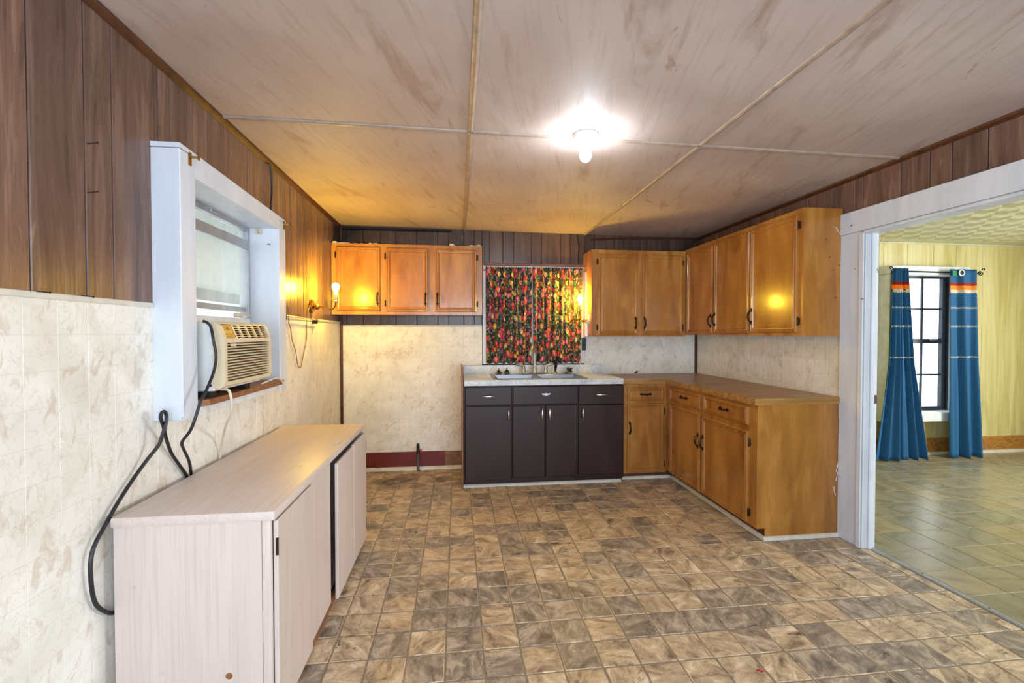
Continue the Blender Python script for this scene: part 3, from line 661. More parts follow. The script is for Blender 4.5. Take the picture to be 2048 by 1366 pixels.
door(c, m, 1.373, 1.774, 1.362, 2.155, 'maple', -1, 1, 1.478); door(c, m, 1.823, 2.245, 1.362, 2.155, 'maple', 1, -1, 1.478)
c = thing('wall_cabinet', 'three door honey maple wall cabinet on right wall, tallest nearest the doorway', 'cabinet', (2.43, 3.7, 1.36), GW)
m = side(2.287); carcass(c, m, 2.785, YB-.006, 1.362, 2.215, .285, None, 'maple')
door(c, m, 3.845, 4.305, 1.378, 2.165, 'maple', None, -1, 1.49, n0=.0005); door(c, m, 3.331, 3.823, 1.380, 2.178, 'maple', -1, 1, 1.50, n0=.0005); door(c, m, 2.826, 3.318, 1.384, 2.180, 'maple', -1, 1, 1.51, n0=.0005)
mb = MB()
for k in range(3): mb.tube([(2.505+.008*k+.028*t, 2.7845, 2.09-.012*k+.02*t-.034*t*t) for t in (0, .3, .6, .9, 1.2)], .0014, 5)
stuff(mb.build('paint_smear', M['white'], c))
mb = MB()
for x, z, a in ((2.49, 1.80, .3), (2.47, 1.885, .6), (2.545, 1.83, .9), (2.515, 1.615, .5), (2.445, 2.0, .8)): mb.tube([(x, 2.784, z), (x+.014*math.cos(a), 2.782, z+.014*math.sin(a))], .0016, 5)
stuff(mb.build('nail_scratches', M['bronze'], c))

# ---- base cabinets
GB = 'honey maple base cabinets'
c = thing('base_cabinet', 'narrow maple base cabinet with one door beside the brown sink cabinet', 'cabinet', (1.77, 4.4, 0), GB)
m = back(4.10); carcass(c, m, 1.535, 1.967, .058, .900, .55, None, 'maple_base')
dw = MB().rings(m, 1.576, 1.937, .742, .866, DRAW).build('drawer', M['maple_base'], c); pull(dw, lambda a, b, n: m(a, b, n+.0165), 1.757, .805, .118, False)
door(c, m, 1.577, 1.938, .068, .717, 'maple_base', 1, -1, .49)
box('toe_kick', M['redbrown'], c, 1.535, 2.03, 4.125, 4.14, 0, .058)
c = thing('base_cabinet', 'wide maple base cabinet with two doors and two drawers ending at the doorway', 'cabinet', (2.27, 3.7, 0), GB)
m = side(1.969); carcass(c, m, 2.792, YB-.008, .078, .903, .605, None, 'maple_base')
for a, b in ((3.482, 4.008), (2.868, 3.424)):
    dw = MB().rings(m, a, b, .756, .879, DRAW).build('drawer', M['maple_base'], c); pull(dw, lambda a, b, n: m(a, b, n+.0165), (a+b)/2, .818, .118, False)
door(c, m, 3.478, 4.008, .084, .724, 'maple_base', None, -1, .50); door(c, m, 2.866, 3.446, .088, .714, 'maple_base', -1, 1, .50)
box('toe_kick', M['redbrown'], c, 2.032, 2.05, 2.80, YB-.02, 0, .078)
MB().prism([(2.03, 0), (2.572, 0), (2.572, .903), (1.969, .903), (1.969, .078), (2.03, .078)], lambda a, b, d: (a, d, b), 2.786, 2.7915).build('end_panel', M['maple_base'], c)
mb = MB()
for z0, s in ((.50, 1), (.44, .8), (.34, -1)): mb.tube([(2.545+.014*math.cos(t*1.3)*s, 2.7852, z0-.05*t) for t in (0, .3, .6, .9, 1.2)], .0022, 5)
stuff(mb.build('paint_smear', M['white'], c))
ct = tag(MB().prism([(1.506, 4.655), (1.506, 4.072), (1.944, 4.072), (1.944, 2.774), (2.574, 2.774), (2.574, 4.655)], lambda a, b, d: (a, b, d), .9045, .946).build('countertop', M['block']), 'L shaped brown wood grain laminate countertop on the maple base cabinets', 'countertop')
# white coves at the toes
qp = [(0, 0), (-.018, 0), (-.016, .010), (-.008, .020), (0, .024)]
struct(MB().prism(qp, lambda a, b, d: (d, 4.125+a, b), 1.53, 2.018).build('trim_9', M['qround']), 'white cove strip under the narrow maple cabinet')
struct(MB().prism(qp, lambda a, b, d: (2.032+a, d, b), 2.785, 4.107).build('trim_10', M['qround']), 'white cove strip under the wide maple cabinet')
struct(MB().prism(qp, lambda a, b, d: (d, 2.786+a, b), 2.014, 2.575).build('trim_11', M['qround']), 'white cove strip along end of maple cabinet')
struct(MB().prism(qp, lambda a, b, d: (d, 4.068+a, b), .04, 1.508).build('trim_12', M['qround']), 'white cove strip under the brown sink cabinet')

# ---- brown steel sink cabinet
c = thing('sink_cabinet', 'dark brown enamelled steel sink cabinet with chrome handles under the window', 'cabinet', (.79, 4.35, 0))
m = back(4.044)
mb = MB()
for b in ((.058, .064, 4.06, 4.64, .045, .9155), (1.497, 1.503, 4.06, 4.64, .045, .9155), (.064, 1.497, 4.06, 4.64, .045, .055), (.058, 1.503, 4.044, 4.06, .045, .9155)): mb.box(*b)
mb.build('body', M['enamel'], c)
MB().box(1.503, 1.526, 4.044, 4.06, .045, .903).build('filler_strip', M['enamel'], c); box('toe_kick', M['enamel'], c, .058, 1.52, 4.072, 4.09, 0, .045)
FL = [(0, 0), (0, .014), (.004, .020), (.008, .021)]
def spindle(parent, u, v, vert, n=.040):
    mb = MB(); ax = (0, 0, 1) if vert else (1, 0, 0); L = .115
    prof = [(.0105*math.sin(PI*k/14)**.8+.0006, L*k/14) for k in range(15)]
    b = (u, 4.044-n, v-L/2) if vert else (u-L/2, 4.044-n, v)
    mb.lathe(prof, b, ax, 12)
    for s in (-.022, .022):
        p = (u, 4.044-n, v+s) if vert else (u+s, 4.044-n, v)
        mb.tube([p, (p[0], 4.044-.0205, p[2])], .004, 6)
    return mb.build('handle', M['chrome'], parent, True)
for u0, u1, v0, v1 in ((.064, .482, .734, .903), (1.096, 1.519, .727, .903)):
    d = MB().rings(m, u0, u1, v0, v1, FL).build('drawer', M['enamel'], c); spindle(d, (u0+u1)/2, .818, False)
d = MB().rings(m, .489, 1.088, .735, .903, FL).build('false_drawer', M['enamel'], c)
wing = [(0, .013), (.006, .009), (.010, .007), (.040, .008), (.041, .001), (.033, -.002), (.026, -.007), (.013, -.008), (.006, -.012), (0, -.016)]
wing = wing+[(-a, b) for a, b in wing[::-1][1:-1]]
MB().prism(wing, lambda a, b, n: (.791+a, 4.044-n, .829+b), .0205, .0255).build('badge', M['label'], d)
for u0, u1, v0, ph in ((.064, .479, .062, .452), (.487, .783, .078, .755), (.790, 1.084, .078, .822), (1.096, 1.519, .082, 1.128)):
    d = MB().rings(m, u0, u1, v0, .728 if u0 < 1 else .722, FL).build('door', M['enamel'], c); spindle(d, ph, .648, True)
MB().prism([(.036, 0), (.05, 0), (.05, 1.05), (.036, 1.075)], lambda a, b, d: (a, d, b), 4.02, YB-.02).build('side_panel', M['brownwood'], c)
# marble counter with a cut-out for the sink, and its splashback
c = thing('sink_countertop', 'grey marbled laminate sink counter with splashback', 'countertop', (.78, 4.3, .917))
mb = MB()
for b in ((.058, .345, 3.992, 4.63), (1.165, 1.503, 3.992, 4.63), (.345, 1.165, 3.992, 4.075), (.345, 1.165, 4.52, 4.63)): mb.box(b[0], b[1], b[2], b[3], .9165, .964)
mb.build('top', M['marble'], c)
MB().box(.056, 1.506, 4.632, 4.652, .9165, 1.052, bev=.003).build('splashback', M['marble'], c)
# sink
c = thing('sink', 'stainless steel double bowl sink set in the marbled counter', 'sink', (.755, 4.3, .8))
mb = MB()
for b in ((.322, 1.188, 4.045, 4.075), (.322, 1.188, 4.43, 4.56), (.322, .36, 4.075, 4.43), (1.15, 1.188, 4.075, 4.43), (.735, .775, 4.075, 4.43)): mb.box(*b, .9645, .9705, bev=.0025)
mb.build('rim', M['steel'], c, True)
for u0, u1 in ((.36, .735), (.775, 1.15)):
    mb = MB(); q = lambda z, i: mb._verts([(u0+i, 4.075+i, z), (u1-i, 4.075+i, z), (u1-i, 4.43-i, z), (u0+i, 4.43-i, z)])
    R = [q(.969, 0), q(.95, .004), q(.84, .012), q(.825, .03)]
    for a, b in zip(R, R[1:]):
        for k in range(4): mb.bm.faces.new((a[k], b[k], b[(k+1) % 4], a[(k+1) % 4]))
    mb.bm.faces.new(R[-1]); bo = mb.build('bowl', M['steel'], c, fix=False)
    MB().lathe([(.04, 0), (.04, .002), (.03, .003), (.012, .001)], ((u0+u1)/2, 4.25, .8255)).build('drain', M['chrome'], bo, True)
# faucet
c = thing('faucet', 'brushed nickel gooseneck faucet with two lever handles', 'faucet', (.768, 4.50, .9705))
MB().box(.652, .886, 4.478, 4.522, .971, .985, bev=.006, seg=2).build('base_plate', M['nickel'], c, 40)
arc = [(.768, 4.50, .985), (.768, 4.50, 1.10), (.768, 4.497, 1.17)]+[(.768-.037*(1-math.cos(a)), 4.497-.10*(1-math.cos(a)), 1.175+.075*math.sin(a)) for a in [PI*k/10 for k in range(1, 10)]]+[(.694, 4.297, 1.165)]
MB().tube(smoothpath(arc, 3), .0155, 12).lathe([(.021, 0), (.021, .05), (.015, .06), (.014, .064)], (.768, 4.50, .982)).build('spout', M['nickel'], c, True)
for s, x in ((-1, .657), (1, .880)):
    mb = MB(); mb.lathe([(.022, 0), (.019, .03), (.016, .045), (.010, .055)], (x, 4.50, .983))
    mb.tube(smoothpath([(x, 4.50, 1.02), (x+s*.004, 4.498, 1.045), (x+s*.03, 4.49, 1.062), (x+s*.075, 4.48, 1.068)], 4), [.018]*5+[.015]*4+[.010]*4, 10).build('lever_handle', M['nickel'], c, True)
c = thing('sink_sprayer', 'black pull out sprayer right of the faucet', 'sprayer', (.98, 4.50, .9705))
MB().lathe([(.022, 0), (.020, .012), (.014, .018), (.012, .022)], (.98, 4.50, .971)).build('holder', M['chrome'], c, True)
MB().tube(smoothpath([(.98, 4.50, .99), (.982, 4.50, 1.03), (.984, 4.49, 1.07), (.972, 4.47, 1.10), (.945, 4.45, 1.107)], 4), [.011]*4+[.014]*4+[.017]*4+[.015]*4+[.012], 10).build('spray_head', M['black'], c, True)
def strainer(x, y, z, label, tilt=None):
    c = thing('sink_strainer', label, 'strainer', (x, y, z), 'loose sink strainers')
    ax = Vector(tilt or (0, 0, 1)).normalized(); P = Vector((x, y, z))
    MB().lathe([(.014, 0), (.026, .004), (.030, .020), (.040, .026), (.041, .030), (.028, .031), (.02, .033)], P, ax).build('basket', M['chrome'], c, True)
    MB().lathe([(.012, .033), (.022, .037), (.008, .042), (.005, .05), (.007, .056), (.004, .062)], P, ax, 12).build('knob', M['black'], c, True)
    return c
strainer(.40, 4.44, .971, 'chrome sink strainer with black knob standing at the left sink corner'); strainer(.488, 4.50, .971, 'chrome sink strainer with black knob between the corner one and the faucet')
c = strainer(1.10, 4.475, .985, 'chrome and black strainer lying tipped over right of the sprayer', (.5, -.4, .6))
for a in (0, 1.57, 3.14, 4.71): MB().tube([(1.125, 4.455, 1.015), (1.125+.035*math.cos(a+.6), 4.455, 1.015+.035*math.sin(a+.6))], [.006, .004], 6).build('prong', M['black'], c)
MB().tube([(1.07, 4.48, .976), (1.10, 4.47, .98), (1.14, 4.47, .985)], .007, 6).build('clip', M['black'], c)

# ---- low whitewashed cabinet
c = thing('low_cabinet', 'long low whitewashed oak cabinet standing against the left wall', 'cabinet', (-.88, 2.36, 0))
x0, x1, y0, y1 = -1.12, -.632, 1.622, 3.095
MB().box(x0-.003, x1+.018, y0-.014, y1+.005, .744, .78, bev=.009, seg=2).build('top', M['oaky'], c, 30)
box('end_panel', M['oakz'], c, x0, x1-.03, y0, y0+.018, 0, .7435); box('end_panel', M['oakz'], c, x0, x1+.012, y1-.018, y1, 0, .7435)
box('corner_stile', M['oakz'], c, x1-.03, x1, y0-.001, y0+.02, 0, .7435, bev=.006, seg=2)
box('back_panel', M['oakz'], c, x0, x0+.01, y0+.018, y1-.018, .02, .7435); box('bottom_panel', M['oakz'], c, x0+.01, x1-.025, y0+.018, y1-.018, .045, .06)
box('plinth', M['brownwood'], c, x1-.012, x1, y0+.02, y1-.018, 0, .045)
box('partition', M['darkhole'], c, x1-.25, x1-.02, 2.338, 2.352, .06, .7435)
for a, b, n, z0, z1 in ((1.640, 2.015, .016, .03, .735), (2.018, 2.335, .004, .035, .738), (2.372, 2.725, .030, .03, .722), (2.730, 3.088, .030, .03, .728)):
    d = MB().box(x1+n-.016, x1+n, a, b, z0, z1, bev=.003).build('door', M['oakz'], c)
    if a < 1.7 or a > 2.7:
        for z in (z0+.09, z1-.09): box('hinge', M['bronze'], d, x1+n-.006, x1+n+.0012, (a-.003 if a < 1.7 else b-.004), (a+.004 if a < 1.7 else b+.006), z-.03, z+.03)
chip = MB().lathe([(.012, 0), (.010, .0012), (.004, .002)], (-.77, y0, .219), (0, -1, 0), 9).build('veneer_chip', M['brownwood'], c)
tag(MB().box(-.662, -.648, 2.535, 2.555, .7805, .788, bev=.003).build('paper_scrap', M['scrap']), 'crumpled pale blue scrap near the front edge of white cabinet top', 'scrap')
tag(MB().box(-.645, -.632, 2.56, 2.60, .7805, .783, bev=.001).build('paper_scrap', M['scrap']), 'flat pale blue scrap beside the crumpled one on white cabinet', 'scrap')

# ================================================================ air conditioner
c = thing('air_conditioner', 'beige window air conditioner with louvred front resting on the wooden sill', 'air conditioner', (-1.1, 2.27, 1.105))
ya, yb = 2.032, 2.508
box('casing', M['acwhite'], c, -1.62, -1.015, ya+.012, yb-.012, 1.135, 1.424, bev=.004)
prof = [(-1.016, 1.150), (-.985, 1.148), (-.972, 1.156), (-.966, 1.175), (-.966, 1.34), (-.972, 1.375), (-.984, 1.408), (-1.0, 1.425), (-1.016, 1.429)]
fn = lambda a, b, d: (a, d, b)
for p0, p1 in ((ya, ya+.020), (yb-.020, yb)): MB().prism(prof, fn, p0, p1).build('cheek', M['beige'], c)
MB().prism([(-1.016, 1.150), (-.985, 1.148), (-.972, 1.156), (-.967, 1.174), (-1.016, 1.174)], fn, ya+.02, yb-.02).build('lower_bezel', M['beige'], c)
MB().prism([(-1.016, 1.338), (-.967, 1.338), (-.970, 1.358), (-1.016, 1.358)], fn, ya+.02, yb-.02).build('middle_bezel', M['beige'], c)
MB().prism([(-1.016, 1.418), (-.993, 1.418), (-1.0, 1.425), (-1.016, 1.429)], fn, ya+.02, yb-.02).build('upper_bezel', M['beige'], c)
box('recess', M['darkhole'], c, -1.0155, -1.004, ya+.02, yb-.02, 1.174, 1.418)
for k in range(13):
    z = 1.180+k*.0122; MB().prism([(-.986, z+.004), (-.970, z), (-.967, z+.002), (-.968, z+.005), (-.984, z+.0075)], fn, ya+.02, yb-.02).build('slat', M['beige'], c)
MB().box(-.969, -.9655, ya+.055, ya+.10, 1.322, 1.334).build('name_plate', M['beige'], c)
P4 = lambda z: -.9685-(z-1.358)*.42                     # sloping upper face
ctl = MB().prism([(P4(1.360)-.012, 1.360), (P4(1.360)-.001, 1.360), (P4(1.416)-.001, 1.416), (P4(1.416)-.012, 1.416)], fn, ya+.022, ya+.110).build('control_door', M['tan'], c)
MB().prism([(P4(1.395), 1.395), (P4(1.395)+.0006, 1.395), (P4(1.407)+.0006, 1.407), (P4(1.407), 1.407)], fn, ya+.066, ya+.082).build('emblem', M['red'], ctl)
mb = MB()
for r_ in range(2):
    for k in range(4): z = 1.366+r_*.009; mb.prism([(P4(z), z), (P4(z)+.0005, z), (P4(z+.003)+.0005, z+.003), (P4(z+.003), z+.003)], fn, ya+.034+k*.018, ya+.042+k*.018)
stuff(mb.build('printed_marks', M['bronze'], ctl))
MB().prism([(P4(1.358)-.014, 1.358), (P4(1.358), 1.358), (P4(1.418), 1.418), (P4(1.418)-.014, 1.418)], fn, ya+.110, ya+.122).build('divider', M['beige'], c)
for k in range(6):
    z = 1.363+k*.0102; MB().prism([(P4(z)-.014, z), (P4(z), z), (P4(z+.0035), z+.0035), (P4(z)-.014, z+.0035)], fn, ya+.122, yb-.02).build('vent_slat', M['beige'], c)
for k in range(4):
    y = ya+.175+k*.07; MB().prism([(P4(1.36)-.010, 1.36), (P4(1.36)-.0005, 1.36), (P4(1.416)-.0005, 1.416), (P4(1.416)-.010, 1.416)], fn, y, y+.008).build('vent_bar', M['beige'], c)
for y in (ya+.05, yb-.1): box('shim', M['darkhole'], c, -1.2, -1.05, y, y+.05, 1.1045, 1.136)
MB().lathe([(.006, 0), (.006, .002), (.002, .003)], (-1.03, ya+.0125, 1.16), (0, -1, 0), 10).build('screw', M['iron'], c)
lt = tag(MB().box(-1.195, -1.165, 2.60, 2.66, 1.4645, 1.49, bev=.006).tube([(-1.18, 2.66, 1.48), (-1.175, 2.71, 1.487), (-1.17, 2.75, 1.478)], .004, 6).build('sash_latch', M['cream']), 'cream latch with metal tongue on the sash rail above air conditioner', 'latch')

# ================================================================ cables
def cable(name, label, pts, r, mat, cat='cable', k=6, sides=8):
    return tag(MB().tube(smoothpath(pts, k), r, sides).build(name, M[mat], None, True), label, cat)
cable('power_cable', 'thick black cable looped over itself below window casing, drooping past the white cabinet', [(-1.135,1.66,.44),(-1.135,1.613,.469),(-1.135,1.563,.532),(-1.13,1.541,.632),(-1.13,1.552,.705),(-1.13,1.608,.765),(-1.13,1.668,.82),(-1.13,1.735,.87),(-1.12,1.79,.92),(-1.10,1.821,.965),(-1.09,1.828,1.002),(-1.085,1.835,1.03),(-1.085,1.844,1.06),(-1.085,1.840,1.081),(-1.087,1.831,1.088),(-1.09,1.822,1.081),(-1.092,1.823,1.062),(-1.10,1.851,1.027),(-1.12,1.898,.977),(-1.135,1.955,.903),(-1.138,2.01,.84),(-1.14,2.071,.766),(-1.14,2.09,.70)], .0062, 'black')
cable('power_cable', 'black cable hanging from left side of the air conditioner down behind white cabinet', [(-1.03,1.994,1.43),(-1.012,1.994,1.42),(-1.0,1.994,1.40),(-.985,1.98,1.352),(-.98,1.989,1.286),(-.98,1.968,1.221),(-.985,1.921,1.152),(-.99,1.891,1.113),(-1.0,1.871,1.051),(-1.02,1.874,1.004),(-1.06,1.894,.958),(-1.08,1.939,.92),(-1.10,2.011,.853),(-1.135,2.09,.774),(-1.14,2.11,.70)], .0058, 'black')
cable('flat_cord', 'cream flat cord from under the air conditioner front, nearer the camera', [(-1.0,2.06,1.142),(-.965,2.05,1.14),(-.955,2.05,1.119),(-.955,2.058,1.078),(-.97,2.081,1.032),(-1.03,2.168,.968),(-1.10,2.286,.892),(-1.13,2.333,.829),(-1.14,2.338,.772),(-1.14,2.34,.70)], .0055, 'cream', 'cord')
cable('thin_cord', 'thin cream cord looping over the far end of the wooden sill', [(-1.03,2.545,1.112),(-1.0,2.60,1.128),(-1.01,2.691,1.127),(-1.01,2.756,1.11),(-1.012,2.80,1.075),(-1.03,2.831,.998),(-1.08,2.849,.886),(-1.12,2.863,.816),(-1.14,2.85,.764),(-1.14,2.85,.70)], .0038, 'cream', 'cord')
cable('lamp_wire', 'thin tan wire hanging in a V below the brass wall lamp', [(-1.143,3.25,1.56),(-1.143,3.264,1.475),(-1.143,3.271,1.445),(-1.143,3.303,1.403),(-1.143,3.327,1.33),(-1.143,3.394,1.248),(-1.143,3.428,1.164),(-1.143,3.473,1.129),(-1.143,3.511,1.146),(-1.143,3.571,1.24),(-1.143,3.63,1.332),(-1.143,3.637,1.459),(-1.143,3.66,1.53),(-1.143,3.735,1.62)], .0032, 'wire', 'wire')
cable('wall_cable', 'black cable between ceiling moulding and the casing of the left window', [(-1.138,2.965,2.41),(-1.138,2.975,2.36),(-1.138,2.985,2.28),(-1.138,2.975,2.20),(-1.138,2.955,2.06)], .005, 'black')
cable('wall_cable', 'dark cable on planks above the right end of the floral curtain', [(1.245,4.664,2.41),(1.25,4.664,2.37),(1.265,4.664,2.30),(1.262,4.664,2.20),(1.262,4.664,2.094)], .005, 'bronze')
cable('string', 'short pale string tied at the lower right corner of curtained window', [(1.262,4.59,1.165),(1.272,4.585,1.13),(1.285,4.59,1.09),(1.282,4.59,1.075),(1.268,4.59,1.11),(1.255,4.588,1.08),(1.262,4.588,1.0555)], .004, 'cream', 'string')

# ================================================================ lamps
def bulb(parent, p, mat, r=.029, up=1):
    prof = [(.012, 0), (.013, .012)]+[(r*math.sin(a), .012+.055-r*math.cos(a)*1.12-.004) for a in [.5+(PI-.52)*k/8 for k in range(9)]]
    b = MB().lathe(prof, p, (0, 0, up), 14).build('bulb', M[mat], parent, True); return b
c = thing('wall_lamp', 'brass swing arm wall lamp with lit bare bulb left of the maple cabinet', 'lamp', (-1.14, 3.76, 1.54))
MB().lathe([(.052, 0), (.055, .006), (.050, .016), (.034, .022), (.014, .026)], (XL+.001, 3.765, 1.592), (1, 0, 0), 24).build('back_plate', M['brass'], c, True)
MB().lathe([(.012, 0), (.024, .006), (.026, .016), (.018, .026), (.008, .034)], (-1.118, 3.768, 1.588), (1, 0, 0), 18).build('knuckle', M['brass'], c, True)
MB().tube(smoothpath([(-1.09, 3.77, 1.587), (-1.06, 3.775, 1.585), (-1.02, 3.78, 1.570), (-.99, 3.785, 1.571), (-.972, 3.79, 1.595), (-.968, 3.79, 1.632)], 5), .0055, 8).build('arm', M['brass'], c, True)
MB().lathe([(.010, 0), (.019, .006), (.019, .012), (.015, .016), (.0155, .058), (.013, .062)], (-.967, 3.79, 1.626), sides=14).build('socket', M['nickel'], c, True)
MB().tube([(-.982, 3.785, 1.645), (-1.0, 3.78, 1.648)], .003, 6).build('switch_key', M['brass'], c)
bulb(c, (-.967, 3.79, 1.686), 'bulbl')
c = thing('wall_lamp', 'porcelain backed wall lamp with lit bulb at right end of the floral curtain', 'lamp', (1.30, 4.44, 1.46))
MB().lathe([(.056, 0), (.056, .006), (.046, .014), (.022, .018)], (1.307, 4.445, 1.515), (-1, 0, 0), 24).build('back_plate', M['porcelain'], c, True)
MB().tube(smoothpath([(1.292, 4.445, 1.512), (1.27, 4.445, 1.505), (1.245, 4.445, 1.50), (1.228, 4.445, 1.515), (1.222, 4.445, 1.56), (1.22, 4.445, 1.62)], 5), .006, 8).build('arm', M['brass'], c, True)
MB().lathe([(.010, 0), (.022, .008), (.012, .02), (.02, .03), (.006, .04)], (1.262, 4.445, 1.478), sides=14).build('finial', M['brass'], c, True)
MB().lathe([(.010, 0), (.019, .006), (.015, .014), (.0155, .05)], (1.22, 4.445, 1.612), sides=14).build('socket', M['nickel'], c, True)
bulb(c, (1.22, 4.445, 1.662), 'bulbr')
c = thing('ceiling_light', 'porcelain ceiling lampholder with a bright bare bulb', 'lamp', (.67, 2.345, zc(.67)))
MB().lathe([(.066, 0), (.066, .006), (.058, .018), (.036, .022), (.030, .030), (.027, .045), (.020, .047)], (.67, 2.345, zc(.67)-.001), (0, 0, -1), 28).build('lampholder', M['porcelain'], c, True)
bulb(c, (.67, 2.345, zc(.67)-.046), 'bulbw', .031, -1)

# ================================================================ curtains
def curtain(name, label, mat, top, bot, z0, z1, yy, folds, amp, seed, mid=None, group=None, scale=1.8, hem=.006, cat='curtain', gather=None, fold_pow=.6):
    rng = random.Random(seed); ph = [rng.uniform(0, 6.28) for _ in range(4)]
    def fn(u, t):                                   # t: 0 foot .. 1 top
        a, b = [(bot[i]+(top[i]-bot[i])*t) if not mid else ((bot[i]+(mid[i]-bot[i])*t*2) if t < .5 else (mid[i]+(top[i]-mid[i])*(t*2-1))) for i in (0, 1)]
        x = a+(b-a)*u; A = amp*(1-.55*t)
        s = math.sin(2*PI*folds*u+ph[0]+.6*math.sin(3*t+ph[1]))+.45*math.sin(2*PI*folds*1.7*u+ph[2]+1.1*t)+.25*math.sin(2*PI*folds*.43*u+ph[3])
        y = yy+A*s*.6
        z = z0+(z1-z0)*t+(1-t)**6*hem*s
        if gather and t > gather: z += .007*math.sin(2*PI*folds*3.1*u)*(t-gather)/(1-gather); y += .004*math.sin(2*PI*folds*4*u+1)
        return (x, y, z), (u*scale*(b-a)/(top[1]-top[0])*(top[1]-top[0]) if not gather else u*scale*(top[1]-top[0]), t if not gather else t*(z1-z0))
    o = MB().grid(fn, max(60, int(folds*16)), 44).build(name, M[mat], None, True, fix=False)
    so = o.modifiers.new('thickness', 'SOLIDIFY'); so.thickness = .0022; so.offset = 0
    return tag(o, label, cat, group)
curtain('floral_curtain', 'left half of the dark fruit print curtain above the sink', 'floral', (.286, .757), (.290, .750), 1.072, 2.048, 4.608, 6.5, .026, 4, group='fruit print curtains above the sink', gather=.955)
curtain('floral_curtain', 'right half of the dark fruit print curtain, beside the lit bulb', 'floral', (.766, 1.288), (.776, 1.268), 1.074, 2.050, 4.608, 7.5, .026, 9, group='fruit print curtains above the sink', gather=.955)
tag(MB().tube([(.27, 4.6405, 2.022), (1.305, 4.6405, 2.026)], .006, 8).tube([(.27, 4.6405, 2.022), (.262, 4.645, 2.022), (.262, 4.652, 2.022)], .005, 6).tube([(1.305, 4.6405, 2.026), (1.312, 4.645, 2.026), (1.312, 4.652, 2.026)], .005, 6).build('curtain_rod', M['brass'], None, True), 'thin rod threaded through the fruit print curtains', 'rod')
GC = 'blue curtains at the living room window'
def blue(label, top, mid, bot, seed, folds, amp, yy=4.365):
    o = curtain('blue_curtain', label, 'blue', top, bot, .012, 2.075, yy, folds, amp, seed, mid, GC, 1.6, .005)
    rng = random.Random(seed)
    def at_z(z):
        t = (z-.012)/2.063
        return [(bot[i]+(mid[i]-bot[i])*t*2) if t < .5 else (mid[i]+(top[i]-mid[i])*(t*2-1)) for i in (0, 1)]
    ph = [rng.uniform(0, 6.28) for _ in range(4)]
    def Y(u, t): return yy+amp*(1-.55*t)*.6*(math.sin(2*PI*folds*u+ph[0]+.6*math.sin(3*t+ph[1]))+.45*math.sin(2*PI*folds*1.7*u+ph[2]+1.1*t)+.25*math.sin(2*PI*folds*.43*u+ph[3]))
    mb = MB(); a, b = at_z(1.83); n = 46
    for k in range(n):
        u0, u1 = k/n, (k+.8)/n; t = (1.83-.012)/2.063
        p = [(a+(b-a)*u, Y(u, t)-.006, z) for u, z in ((u0, 1.852), (u1, 1.852), (u1, 1.822-rng.uniform(0, .012)), (u0, 1.822-rng.uniform(0, .012)))]
        q = [(x, y+.003, z) for x, y, z in p]; A = mb._verts(p); B = mb._verts(q); mb.bm.faces.new(A); mb.bm.faces.new(B[::-1])
        for i in range(4): mb.bm.faces.new((A[i], B[i], B[(i+1) % 4], A[(i+1) % 4]))
    stuff(mb.build('fringe', M['fringe'], o))
    for zz in (1.655, 1.452, 1.117):
        mb = MB(); a, b = at_z(zz); t = (zz-.012)/2.063; n = 24
        for k in range(n):
            pts = [(a+(b-a)*u, Y(u, t)-.006, zz+s) for u, s in ((k/n, .007), ((k+.5)/n, .002), ((k+.85)/n, .007))]; mb.tube(pts, .0028, 5)
            mb.tube([(p[0], p[1], 2*zz-p[2]) for p in pts], .0028, 5)
        stuff(mb.build('braided_stitching', M['porcelain'], o))
    return o, at_z, Y
o, az, Y1 = blue('blue banded curtain gathered at left of the living room window, flaring at its foot', (4.62, 4.818), (4.585, 4.905), (4.43, 5.10), 5, 5.6, .05)
o, az, Y2 = blue('straight blue banded curtain at right of the living room window', (5.315, 5.69), (5.352, 5.712), (5.372, 5.775), 12, 2.7, .055)
gy = min(Y2(.25, .97), Y2(.4, .97))
MB().lathe([(.024, 0), (.036, .001), (.037, .004), (.030, .006), (.024, .0061)], (5.435, gy-.008, 2.034), (0, -1, 0), 24).build('grommet', M['porcelain'], o, True)
MB().lathe([(.0245, .0062), (.024, .0068), (.002, .007)], (5.435, gy-.008, 2.034), (0, -1, 0), 24).build('grommet_eye', M['darkhole'], o)
MB().box(5.325, 5.375, 4.335, 4.339, 2.0, 2.055).build('green_patch', M['greenpatch'], o)
c = thing('curtain_rod', 'black iron rod with scrolled ends above the living room window', 'rod', (5.2, 4.41, 2.03))
yr_ = 4.411
MB().tube([(4.70, yr_, 2.052), (5.2, yr_, 2.047), (5.765, yr_, 2.042)], .008, 8).build('rod', M['iron'], c, True)
for x, s in ((4.70, -1), (5.765, 1)):
    mb = MB(); z0 = 2.05
    mb.tube([(x+s*(.008+.0042*t)*math.cos(t), yr_, z0+(.007+.0042*t)*math.sin(t)) for t in [k*.35 for k in range(19)]], .0055, 6)
    mb.tube(smoothpath([(x+s*.02, yr_, z0+.028), (x+s*.035, yr_, z0+.048), (x+s*.055, yr_, z0+.046), (x+s*.056, yr_, z0+.030), (x+s*.045, yr_, z0+.031)], 4), .005, 6)
    mb.build('scroll', M['iron'], c, True)
    MB().tube([(x-s*.06, yr_, 2.05), (x-s*.06, 4.43, 2.05)], .006, 6).build('bracket', M['iron'], c)

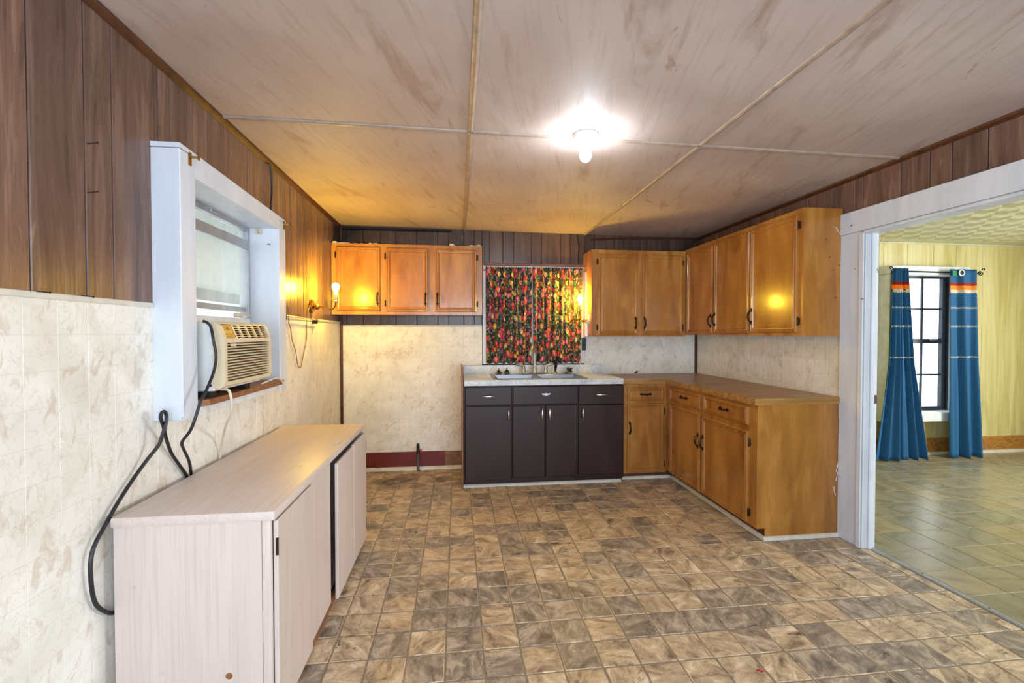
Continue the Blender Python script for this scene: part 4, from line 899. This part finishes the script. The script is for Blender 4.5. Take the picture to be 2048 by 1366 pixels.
# ================================================================ small things
c = thing('gas_pipe', 'short grey gas stub with red valve handle at the foot of back wall', 'pipe', (-.395, 4.615, 0))
MB().tube([(-.395, 4.612, 0), (-.394, 4.612, .18)], .0125, 10).build('pipe', M['pipe'], c, True)
MB().lathe([(.016, 0), (.017, .035), (.012, .045), (.016, .06), (.014, .09), (.009, .10)], (-.394, 4.612, .175), sides=12).build('valve', M['iron'], c, True)
MB().box(-.376, -.358, 4.606, 4.618, .185, .215, bev=.004).tube([(-.385, 4.612, .20), (-.372, 4.612, .20)], .005, 6).build('valve_handle', M['redknob'], c)
c = thing('towel_rail', 'thin metal rail below the brass wall lamp', 'rail', (-1.13, 3.5, 1.48))
MB().tube([(-1.118, 3.12, 1.497), (-1.118, 3.86, 1.482)], .005, 8).build('rail', M['nickel'], c, True)
for y, z in ((3.14, 1.497), (3.80, 1.483)): box('bracket', M['bronze'], c, XL+.0005, -1.112, y-.012, y+.012, z-.03, z+.008, bev=.003)
c = thing('wall_outlet', 'black wall outlet half hidden behind the left window casing', 'outlet', (-1.145, 3.165, 1.255))
box('plate', M['black'], c, XL+.0005, XL+.012, 3.115, 3.20, 1.255, 1.362, bev=.003); box('socket', M['iron'], c, XL+.0121, XL+.016, 3.135, 3.18, 1.27, 1.30, bev=.002)
c = thing('wall_switch', 'black switch box at the lower right of curtained window frame', 'switch', (1.31, 4.645, 1.20))
box('box', M['black'], c, 1.285, 1.331, 4.615, 4.6535, 1.20, 1.33, bev=.004); box('toggle', M['iron'], c, 1.302, 1.312, 4.605, 4.6149, 1.262, 1.285, bev=.002)
def bracket(x, y, z, label):
    c = thing('curtain_bracket', label, 'bracket', (x, y, z), 'brass curtain brackets on the left window casing')
    box('plate', M['brass'], c, x, x+.003, y-.008, y+.008, z-.025, z+.025); box('arm', M['brass'], c, x+.003, x+.032, y-.006, y+.006, z+.004, z+.010); box('clip', M['brass'], c, x+.032, x+.035, y-.006, y+.006, z-.004, z+.02)
bracket(XF+.0015, 1.945, 2.066, 'brass curtain bracket on nearest top corner of the left window casing'); bracket(XF+.0015, 2.925, 2.035, 'brass curtain bracket on farthest top corner of the left window casing')
c = thing('blind_bracket', 'small cream blind bracket inside the left window recess', 'bracket', (-1.16, 2.84, 1.97))
box('plate', M['flake'], c, -1.18, -1.14, 2.843, 2.8475, 1.962, 1.992, bev=.001)
for z in (1.970, 1.983): MB().lathe([(.003, 0), (.003, .0015), (.001, .002)], (-1.16, 2.843, z), (0, -1, 0), 8).build('screw', M['bronze'], c)
def nail(p, label, ax=(1, .2, .25), L=.028):
    a = Vector(ax).normalized(); p = Vector(p)
    tag(MB().tube([p-a*.003, p+a*L], .0016, 6).lathe([(.0035, 0), (.0035, .0015)], p+a*L, a, 8).build('nail', M['iron']), label, 'nail', 'bent nails in the walls')
nail((XL, 1.583, 1.972), 'upper nail in the plank joint left of the window'); nail((XL, 1.581, 1.819), 'lower nail in the plank joint left of the window')
nail((XL+.006, 1.548, 1.4945), 'nail above the tileboard edge, closer to the left window', (1, .1, -.1)); nail((XL+.006, 1.397, 1.4945), 'nail above the tileboard edge, farthest left in view', (1, .1, -.1))
nail((XR-.024, 2.69, 2.085), 'nail at the top corner of the doorway casing', (-1, -.4, -.5), .02)
tag(MB().box(1.212, 1.228, 1.70, 1.708, .0001, .003, bev=.001).box(1.222, 1.236, 1.692, 1.699, .0001, .0025).build('crayon_chip', M['redknob']), 'red crumb lying on the floor tiles near the front', 'crumb')
